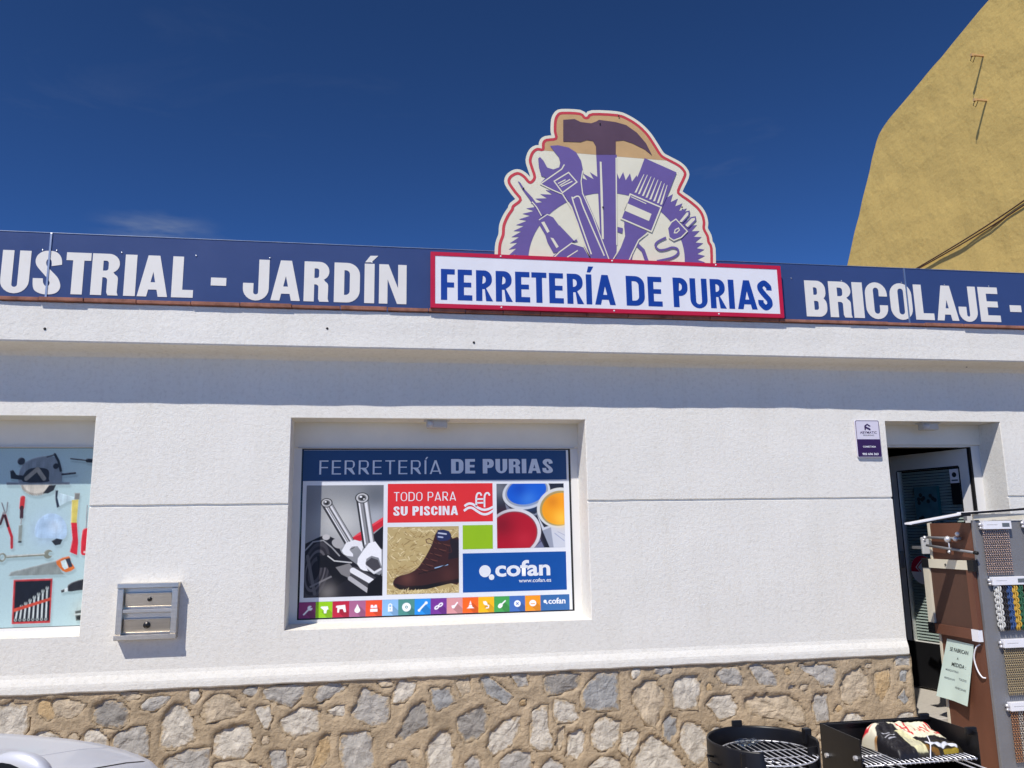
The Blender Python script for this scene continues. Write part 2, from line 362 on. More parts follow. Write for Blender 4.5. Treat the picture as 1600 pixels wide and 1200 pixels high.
# ---- painter for flat prints
class Canvas:
    def __init__(s, x0, y0, x1, y1, step, col):
        s.nx = int((x1-x0)/step)+1; s.ny = int((y1-y0)/step)+1; s.step = step
        s.X, s.Y = np.meshgrid(np.linspace(x0, x1, s.nx), np.linspace(y0, y1, s.ny)); s.C = np.zeros((s.ny, s.nx, 3)); s.C[:] = lin(col)
        s.rng = np.random.RandomState(3)
    def put(s, mask, col, a=1.0):
        c = np.array(lin(col)) if not isinstance(col, np.ndarray) else col
        mk = (np.clip(mask, 0, 1)*a)[..., None]; s.C = s.C*(1-mk)+c*mk
    def segd(s, p, q):
        px, py = s.X-p[0], s.Y-p[1]; dx, dy = q[0]-p[0], q[1]-p[1]; L = dx*dx+dy*dy+1e-9
        t = np.clip((px*dx+py*dy)/L, 0, 1); return np.hypot(px-dx*t, py-dy*t)
    def poly(s, pts, col, a=1.0, soft=0.6):
        ins = np.zeros(s.X.shape, bool); d = np.full(s.X.shape, 1e9)
        for i in range(len(pts)):
            p, q = pts[i-1], pts[i]; d = np.minimum(d, s.segd(p, q))
            if p[1] != q[1]:
                c = ((p[1] > s.Y) != (q[1] > s.Y)) & (s.X < (q[0]-p[0])*(s.Y-p[1])/(q[1]-p[1])+p[0]); ins ^= c
        sd = np.where(ins, d, -d); s.put(.5+sd/(2*soft*s.step), col, a)
    def stroke(s, pts, w, col, a=1.0, soft=0.6):
        d = np.full(s.X.shape, 1e9)
        for p, q in zip(pts, pts[1:]): d = np.minimum(d, s.segd(p, q))
        s.put(.5+(w/2-d)/(2*soft*s.step), col, a)
    def ell(s, cx, cy, rx, ry, col, rot=0, a=1.0, soft=.6):
        c, n = math.cos(math.radians(rot)), math.sin(math.radians(rot)); u = (s.X-cx)*c+(s.Y-cy)*n; v = -(s.X-cx)*n+(s.Y-cy)*c
        k = np.hypot(u/rx, v/ry); s.put(.5+(1-k)*min(rx, ry)/(2*soft*s.step), col, a)
    def blob(s, cx, cy, r, col, a=1.0):
        s.put(np.exp(-((s.X-cx)**2+(s.Y-cy)**2)/(r*r)), col, a)
    def grain(s, amt):
        s.C = np.clip(s.C*(1+amt*s.rng.randn(s.ny, s.nx, 1)), 0, 1)
    def mesh(s, name, x0, x1, z0, z1, y, m, parent):
        gx, gz = np.meshgrid(np.linspace(x0, x1, s.nx), np.linspace(z1, z0, s.ny))
        return grid_print(name, gx, np.full(gx.shape, y), gz, s.C, m, parent)

def grid_print(name, gx, gy, gz, C, m, parent, local=False, smooth=False):
    ny, nx = gx.shape; me = bpy.data.meshes.new(name)
    co = np.stack([gx, gy, gz], -1).reshape(-1, 3).astype('f'); n = ny*nx
    i = np.arange(n).reshape(ny, nx); q = np.stack([i[:-1, :-1], i[1:, :-1], i[1:, 1:], i[:-1, 1:]], -1).reshape(-1, 4)
    me.vertices.add(n); me.vertices.foreach_set('co', co.ravel())
    me.loops.add(q.size); me.loops.foreach_set('vertex_index', q.ravel().astype('i'))
    me.polygons.add(len(q)); me.polygons.foreach_set('loop_start', (np.arange(len(q))*4).astype('i')); me.polygons.foreach_set('loop_total', np.full(len(q), 4, 'i'))
    me.update(calc_edges=True)
    if smooth: me.polygons.foreach_set('use_smooth', [True]*len(me.polygons))
    at = me.color_attributes.new('print', 'FLOAT_COLOR', 'POINT')
    at.data.foreach_set('color', np.concatenate([C.reshape(-1, 3), np.ones((n, 1))], 1).astype('f').ravel())
    return link_mesh(name, me, m, parent, local)

# ------------------------------------------------------------------ measured outlines (metres on the facade plane)
STONES=[('L', [(-2.1445, 0.6864), (-2.0622, 0.7084), (-1.9756, 0.6866), (-1.9625, 0.5814), (-1.9859, 0.5091), (-2.0424, 0.4822), (-2.128, 0.5042)]), ('T', [(-1.8427, 0.7327), (-1.7894, 0.7125), (-1.7458, 0.7059), (-1.6618, 0.6841), (-1.68, 0.6365), (-1.7304, 0.6171), (-1.8077, 0.6168), (-1.8298, 0.6793)]), ('K', [(-1.5963, 0.6809), (-1.5538, 0.6992), (-1.4561, 0.6828), (-1.4169, 0.623), (-1.4222, 0.5701), (-1.4646, 0.5476), (-1.5528, 0.5594), (-1.6118, 0.5933)]), ('G', [(-1.3487, 0.6641), (-1.3326, 0.6901), (-1.2447, 0.7128), (-1.1902, 0.7012), (-1.2236, 0.6579), (-1.2757, 0.6336), (-1.3295, 0.6408)]), ('L', [(-1.0796, 0.7412), (-1.0388, 0.7438), (-1.0276, 0.7024), (-1.0475, 0.6491), (-1.0712, 0.6683)]), ('L', [(-1.1866, 0.6381), (-1.143, 0.6611), (-1.0969, 0.6425), (-1.066, 0.5691), (-1.0287, 0.4598), (-1.0944, 0.428), (-1.1649, 0.4126), (-1.2282, 0.4313), (-1.2302, 0.5421), (-1.2115, 0.6035)]), ('T', [(-0.9802, 0.6638), (-0.9275, 0.7067), (-0.8629, 0.699), (-0.7865, 0.6361), (-0.753, 0.6071), (-0.8022, 0.5733), (-0.8934, 0.5645), (-0.9744, 0.5463), (-1.0044, 0.6018)]), ('G', [(-0.7993, 0.7189), (-0.7354, 0.7416), (-0.6871, 0.743), (-0.6966, 0.7003), (-0.7334, 0.6928)]), ('L', [(-1.9268, 0.5101), (-1.9049, 0.5522), (-1.8529, 0.5407), (-1.7773, 0.5018), (-1.7689, 0.4493), (-1.897, 0.4567)]), ('T', [(-1.7521, 0.4526), (-1.7306, 0.5078), (-1.7104, 0.5242), (-1.6868, 0.4967), (-1.6829, 0.4443)]), ('L', [(-1.6588, 0.5257), (-1.6207, 0.5367), (-1.5681, 0.5295), (-1.531, 0.4967), (-1.5224, 0.435), (-1.639, 0.4331)]), ('G', [(-1.4838, 0.5073), (-1.4193, 0.5257), (-1.3597, 0.5561), (-1.3188, 0.538), (-1.3016, 0.4751), (-1.2918, 0.3866), (-1.3574, 0.3817), (-1.4863, 0.4155)]), ('L', [(-0.9254, 0.4719), (-0.8724, 0.5049), (-0.7542, 0.5238), (-0.7209, 0.4967), (-0.7095, 0.442), (-0.6949, 0.4232), (-0.7383, 0.3629), (-0.7556, 0.3372), (-0.8648, 0.3392), (-0.9384, 0.3658)]), ('G', [(-1.2144, 0.3469), (-1.1362, 0.3774), (-1.066, 0.3998), (-0.9491, 0.4001), (-0.9485, 0.2956), (-0.9585, 0.2259), (-1.1989, 0.2324)]), ('T', [(-0.9268, 0.312), (-0.8642, 0.3259), (-0.7548, 0.3193), (-0.6806, 0.2926), (-0.6688, 0.2252), (-0.8038, 0.1896), (-0.923, 0.2324)]), ('Y', [(-1.9133, 0.7054), (-1.8632, 0.7205), (-1.8334, 0.6707), (-1.821, 0.6218), (-1.8582, 0.6063), (-1.9136, 0.6572)]), ('T', [(-1.4774, 0.7374), (-1.3802, 0.74), (-1.3605, 0.7094), (-1.4215, 0.6945)]), ('G', [(-0.66, 0.7169), (-0.5954, 0.7415), (-0.4921, 0.7461), (-0.402, 0.7419), (-0.4284, 0.6736), (-0.4878, 0.612), (-0.5684, 0.639), (-0.6394, 0.6654)]), ('G', [(-0.3341, 0.6969), (-0.3015, 0.728), (-0.2058, 0.7376), (-0.1575, 0.7307), (-0.1856, 0.6899), (-0.2615, 0.6563), (-0.3276, 0.6317), (-0.3522, 0.6607)]), ('G', [(-0.1348, 0.5572), (-0.0648, 0.6889), (-0.0505, 0.707), (-0.011, 0.6676), (0.0918, 0.6345), (0.0977, 0.5453), (0.0838, 0.4855), (-0.0082, 0.4765), (-0.1151, 0.5331)]), ('T', [(0.027, 0.7364), (0.1053, 0.7499), (0.1205, 0.7085), (0.0567, 0.7068)]), ('L', [(0.1355, 0.6748), (0.1595, 0.7399), (0.2237, 0.7513), (0.2636, 0.7067), (0.2441, 0.6508), (0.1951, 0.6107), (0.1264, 0.6094)]), ('B', [(0.3532, 0.674), (0.4733, 0.6703), (0.5082, 0.5906), (0.4431, 0.5654), (0.3982, 0.544), (0.3733, 0.5783)]), ('T', [(0.5137, 0.7048), (0.5948, 0.7444), (0.6044, 0.6527), (0.5537, 0.6264)]), ('B', [(0.6578, 0.731), (0.7274, 0.7433), (0.788, 0.671), (0.8693, 0.6132), (0.8357, 0.5649), (0.7666, 0.5989), (0.7138, 0.6283)]), ('L', [(-0.7026, 0.6182), (-0.619, 0.6186), (-0.6027, 0.5539), (-0.624, 0.5005), (-0.6474, 0.5063), (-0.6825, 0.5762)]), ('L', [(-0.5554, 0.5332), (-0.4866, 0.5753), (-0.4217, 0.6087), (-0.3931, 0.5981), (-0.3313, 0.5903), (-0.3193, 0.4932), (-0.3231, 0.4568), (-0.389, 0.4559), (-0.4634, 0.4327), (-0.5302, 0.4773)]), ('L', [(-0.2692, 0.578), (-0.1934, 0.6065), (-0.1743, 0.6102), (-0.1652, 0.5449), (-0.24, 0.5534)]), ('K', [(0.2396, 0.5756), (0.3137, 0.5954), (0.3486, 0.523), (0.3388, 0.4579), (0.265, 0.4339), (0.1871, 0.3733), (0.1527, 0.4122), (0.2056, 0.5117)]), ('K', [(0.5229, 0.4951), (0.6237, 0.5373), (0.6846, 0.558), (0.7143, 0.4852), (0.6932, 0.4011), (0.6325, 0.3668), (0.5722, 0.3515), (0.5276, 0.429)]), ('G', [(-0.1801, 0.4306), (-0.1231, 0.4505), (-0.0366, 0.4457), (-0.0022, 0.4024), (0.0093, 0.2734), (-0.0038, 0.1833), (-0.1656, 0.1935), (-0.1928, 0.3583)]), ('L', [(0.3343, 0.3186), (0.3834, 0.3994), (0.4231, 0.4253), (0.4827, 0.3986), (0.4924, 0.3187), (0.4919, 0.1613), (0.3445, 0.1614)]), ('Y', [(-0.3129, 0.4289), (-0.2657, 0.4354), (-0.2545, 0.3618), (-0.2716, 0.2903), (-0.3356, 0.2222), (-0.3554, 0.2593), (-0.3296, 0.348)]), ('G', [(-0.6143, 0.3646), (-0.5172, 0.368), (-0.5, 0.2682), (-0.5679, 0.2277), (-0.5982, 0.301)]), ('K', [(0.1108, 0.2399), (0.188, 0.27), (0.2223, 0.2331), (0.2373, 0.1682), (0.1212, 0.1664)]), ('G', [(0.5715, 0.2211), (0.6217, 0.2739), (0.6614, 0.2343), (0.6706, 0.1501), (0.581, 0.1465)]), ('L', [(-0.7539, 0.297), (-0.6903, 0.3065), (-0.6429, 0.268), (-0.6501, 0.2151), (-0.7503, 0.2126)]), ('G', [(0.8713, 0.737), (0.9647, 0.7426), (0.9757, 0.6691), (0.9115, 0.6672)]), ('K', [(1.0946, 0.7173), (1.2056, 0.7369), (1.3218, 0.7269), (1.3084, 0.6391), (1.1916, 0.6153), (1.1075, 0.6047), (1.083, 0.669)]), ('B', [(1.3395, 0.618), (1.4282, 0.7173), (1.4825, 0.7348), (1.5791, 0.7256), (1.5714, 0.4893), (1.4521, 0.4953), (1.336, 0.5109), (1.327, 0.56)]), ('L', [(1.6661, 0.7318), (1.7266, 0.7442), (1.7191, 0.6995), (1.6747, 0.6816)]), ('G', [(1.825, 0.7399), (1.9299, 0.7455), (1.9391, 0.7099), (1.872, 0.6928), (1.8287, 0.7047)]), ('T', [(1.682, 0.6019), (1.7605, 0.6528), (1.8368, 0.6494), (1.8772, 0.5827), (1.8845, 0.5129), (1.8493, 0.4653), (1.812, 0.374), (1.7484, 0.4018), (1.709, 0.4823), (1.6735, 0.5332)]), ('L', [(1.9633, 0.6486), (2.0258, 0.6759), (2.1151, 0.68), (2.1387, 0.6105), (2.1025, 0.4723), (2.014, 0.4718), (1.9491, 0.4899), (1.943, 0.5796)]), ('L', [(0.7234, 0.39), (0.8259, 0.4603), (0.9287, 0.4835), (0.9116, 0.3891), (0.8542, 0.3166), (0.742, 0.2574), (0.7126, 0.3247)]), ('L', [(1.1486, 0.5736), (1.1901, 0.5619), (1.2734, 0.5335), (1.3025, 0.4545), (1.2598, 0.4326), (1.1658, 0.4375), (1.1459, 0.4723)]), ('L', [(1.0014, 0.5085), (1.0642, 0.5343), (1.1004, 0.5276), (1.0972, 0.3981), (1.1315, 0.3198), (1.1096, 0.2736), (1.0376, 0.2777), (0.982, 0.3188), (0.9944, 0.4227)]), ('L', [(1.383, 0.344), (1.4065, 0.4103), (1.4771, 0.4551), (1.5767, 0.4109), (1.5621, 0.3148), (1.5177, 0.2691), (1.4431, 0.2542), (1.3915, 0.2859)]), ('L', [(1.2364, 0.3522), (1.3002, 0.3823), (1.3418, 0.3704), (1.328, 0.2704), (1.2844, 0.2158), (1.212, 0.2296)]), ('T', [(1.1644, 0.3848), (1.2067, 0.4065), (1.1994, 0.3351), (1.1716, 0.27), (1.1522, 0.3187)]), ('L', [(1.595, 0.3371), (1.6709, 0.3572), (1.708, 0.3455), (1.6776, 0.2696), (1.6211, 0.2006), (1.565, 0.2568)]), ('B', [(1.8674, 0.3955), (1.9133, 0.4374), (1.9556, 0.4105), (1.9567, 0.3318), (1.9046, 0.2761), (1.8688, 0.3171)]), ('L', [(1.6511, 0.1556), (1.7209, 0.2768), (1.7884, 0.3362), (1.8505, 0.2791), (1.9345, 0.2257), (1.9941, 0.1251), (1.9675, 0.04), (1.6574, 0.0597)]), ('L', [(1.9983, 0.3886), (2.0748, 0.3796), (2.1498, 0.341), (2.1741, 0.202), (2.092, 0.1192), (2.0295, 0.1715), (1.9752, 0.2721)]), ('G', [(0.7921, 0.2264), (0.8638, 0.2784), (0.986, 0.2666), (0.9934, 0.1299), (0.8913, 0.1084), (0.7809, 0.1432)]), ('G', [(1.0557, 0.1729), (1.1083, 0.2216), (1.1796, 0.1842), (1.2087, 0.1164), (1.1256, 0.0935), (1.0546, 0.1261)]), ('L', [(1.3555, 0.1546), (1.4518, 0.2059), (1.5569, 0.19), (1.5854, 0.1119), (1.4786, 0.0805), (1.3539, 0.1073)]), ('G', [(2.2441, 0.6814), (2.2967, 0.7096), (2.3991, 0.7154), (2.4383, 0.6271), (2.4248, 0.5973), (2.2909, 0.6236)]), ('L', [(2.1649, 0.4941), (2.2296, 0.5459), (2.3416, 0.5406), (2.3817, 0.4682), (2.3557, 0.4195), (2.2533, 0.3949), (2.2232, 0.4462)]), ('G', [(2.4798, 0.7273), (2.5606, 0.7341), (2.692, 0.6463), (2.6756, 0.5857), (2.5619, 0.6011), (2.5209, 0.6641)]), ('G', [(2.8491, 0.7168), (3.0596, 0.7027), (3.1275, 0.6686), (3.095, 0.5766), (3.0001, 0.5706), (2.959, 0.6344), (2.8692, 0.6797)]), ('T', [(3.1837, 0.6349), (3.2462, 0.6634), (3.295, 0.6718), (3.3482, 0.6067), (3.3363, 0.4928), (3.2758, 0.4853), (3.2007, 0.4478), (3.1438, 0.4711), (3.146, 0.5536)]), ('Y', [(3.4055, 0.6356), (3.5102, 0.652), (3.5107, 0.547), (3.4393, 0.4463), (3.403, 0.5)]), ('T', [(2.4536, 0.5251), (2.5569, 0.5353), (2.7395, 0.5214), (2.8052, 0.4775), (2.8625, 0.4035), (2.8514, 0.3433), (2.7926, 0.3313), (2.682, 0.3825), (2.5464, 0.3996), (2.4576, 0.4243)]), ('G', [(2.9362, 0.512), (3.0417, 0.5121), (3.0326, 0.354), (2.9437, 0.3384), (2.9346, 0.4303)]), ('G', [(3.5808, 0.7389), (3.6797, 0.7455), (3.6778, 0.6765), (3.5616, 0.6762)]), ('B', [(3.5938, 0.6378), (3.6565, 0.651), (3.6352, 0.5728), (3.5939, 0.5852)]), ('B', [(3.5689, 0.4712), (3.6171, 0.5211), (3.639, 0.4469), (3.6064, 0.4277)]), ('L', [(3.1192, 0.3393), (3.2069, 0.3909), (3.2868, 0.3612), (3.2982, 0.2991), (3.159, 0.2659)]), ('L', [(3.5368, 0.3482), (3.5993, 0.3657), (3.6614, 0.3781), (3.6584, 0.3005), (3.5539, 0.2854)])]
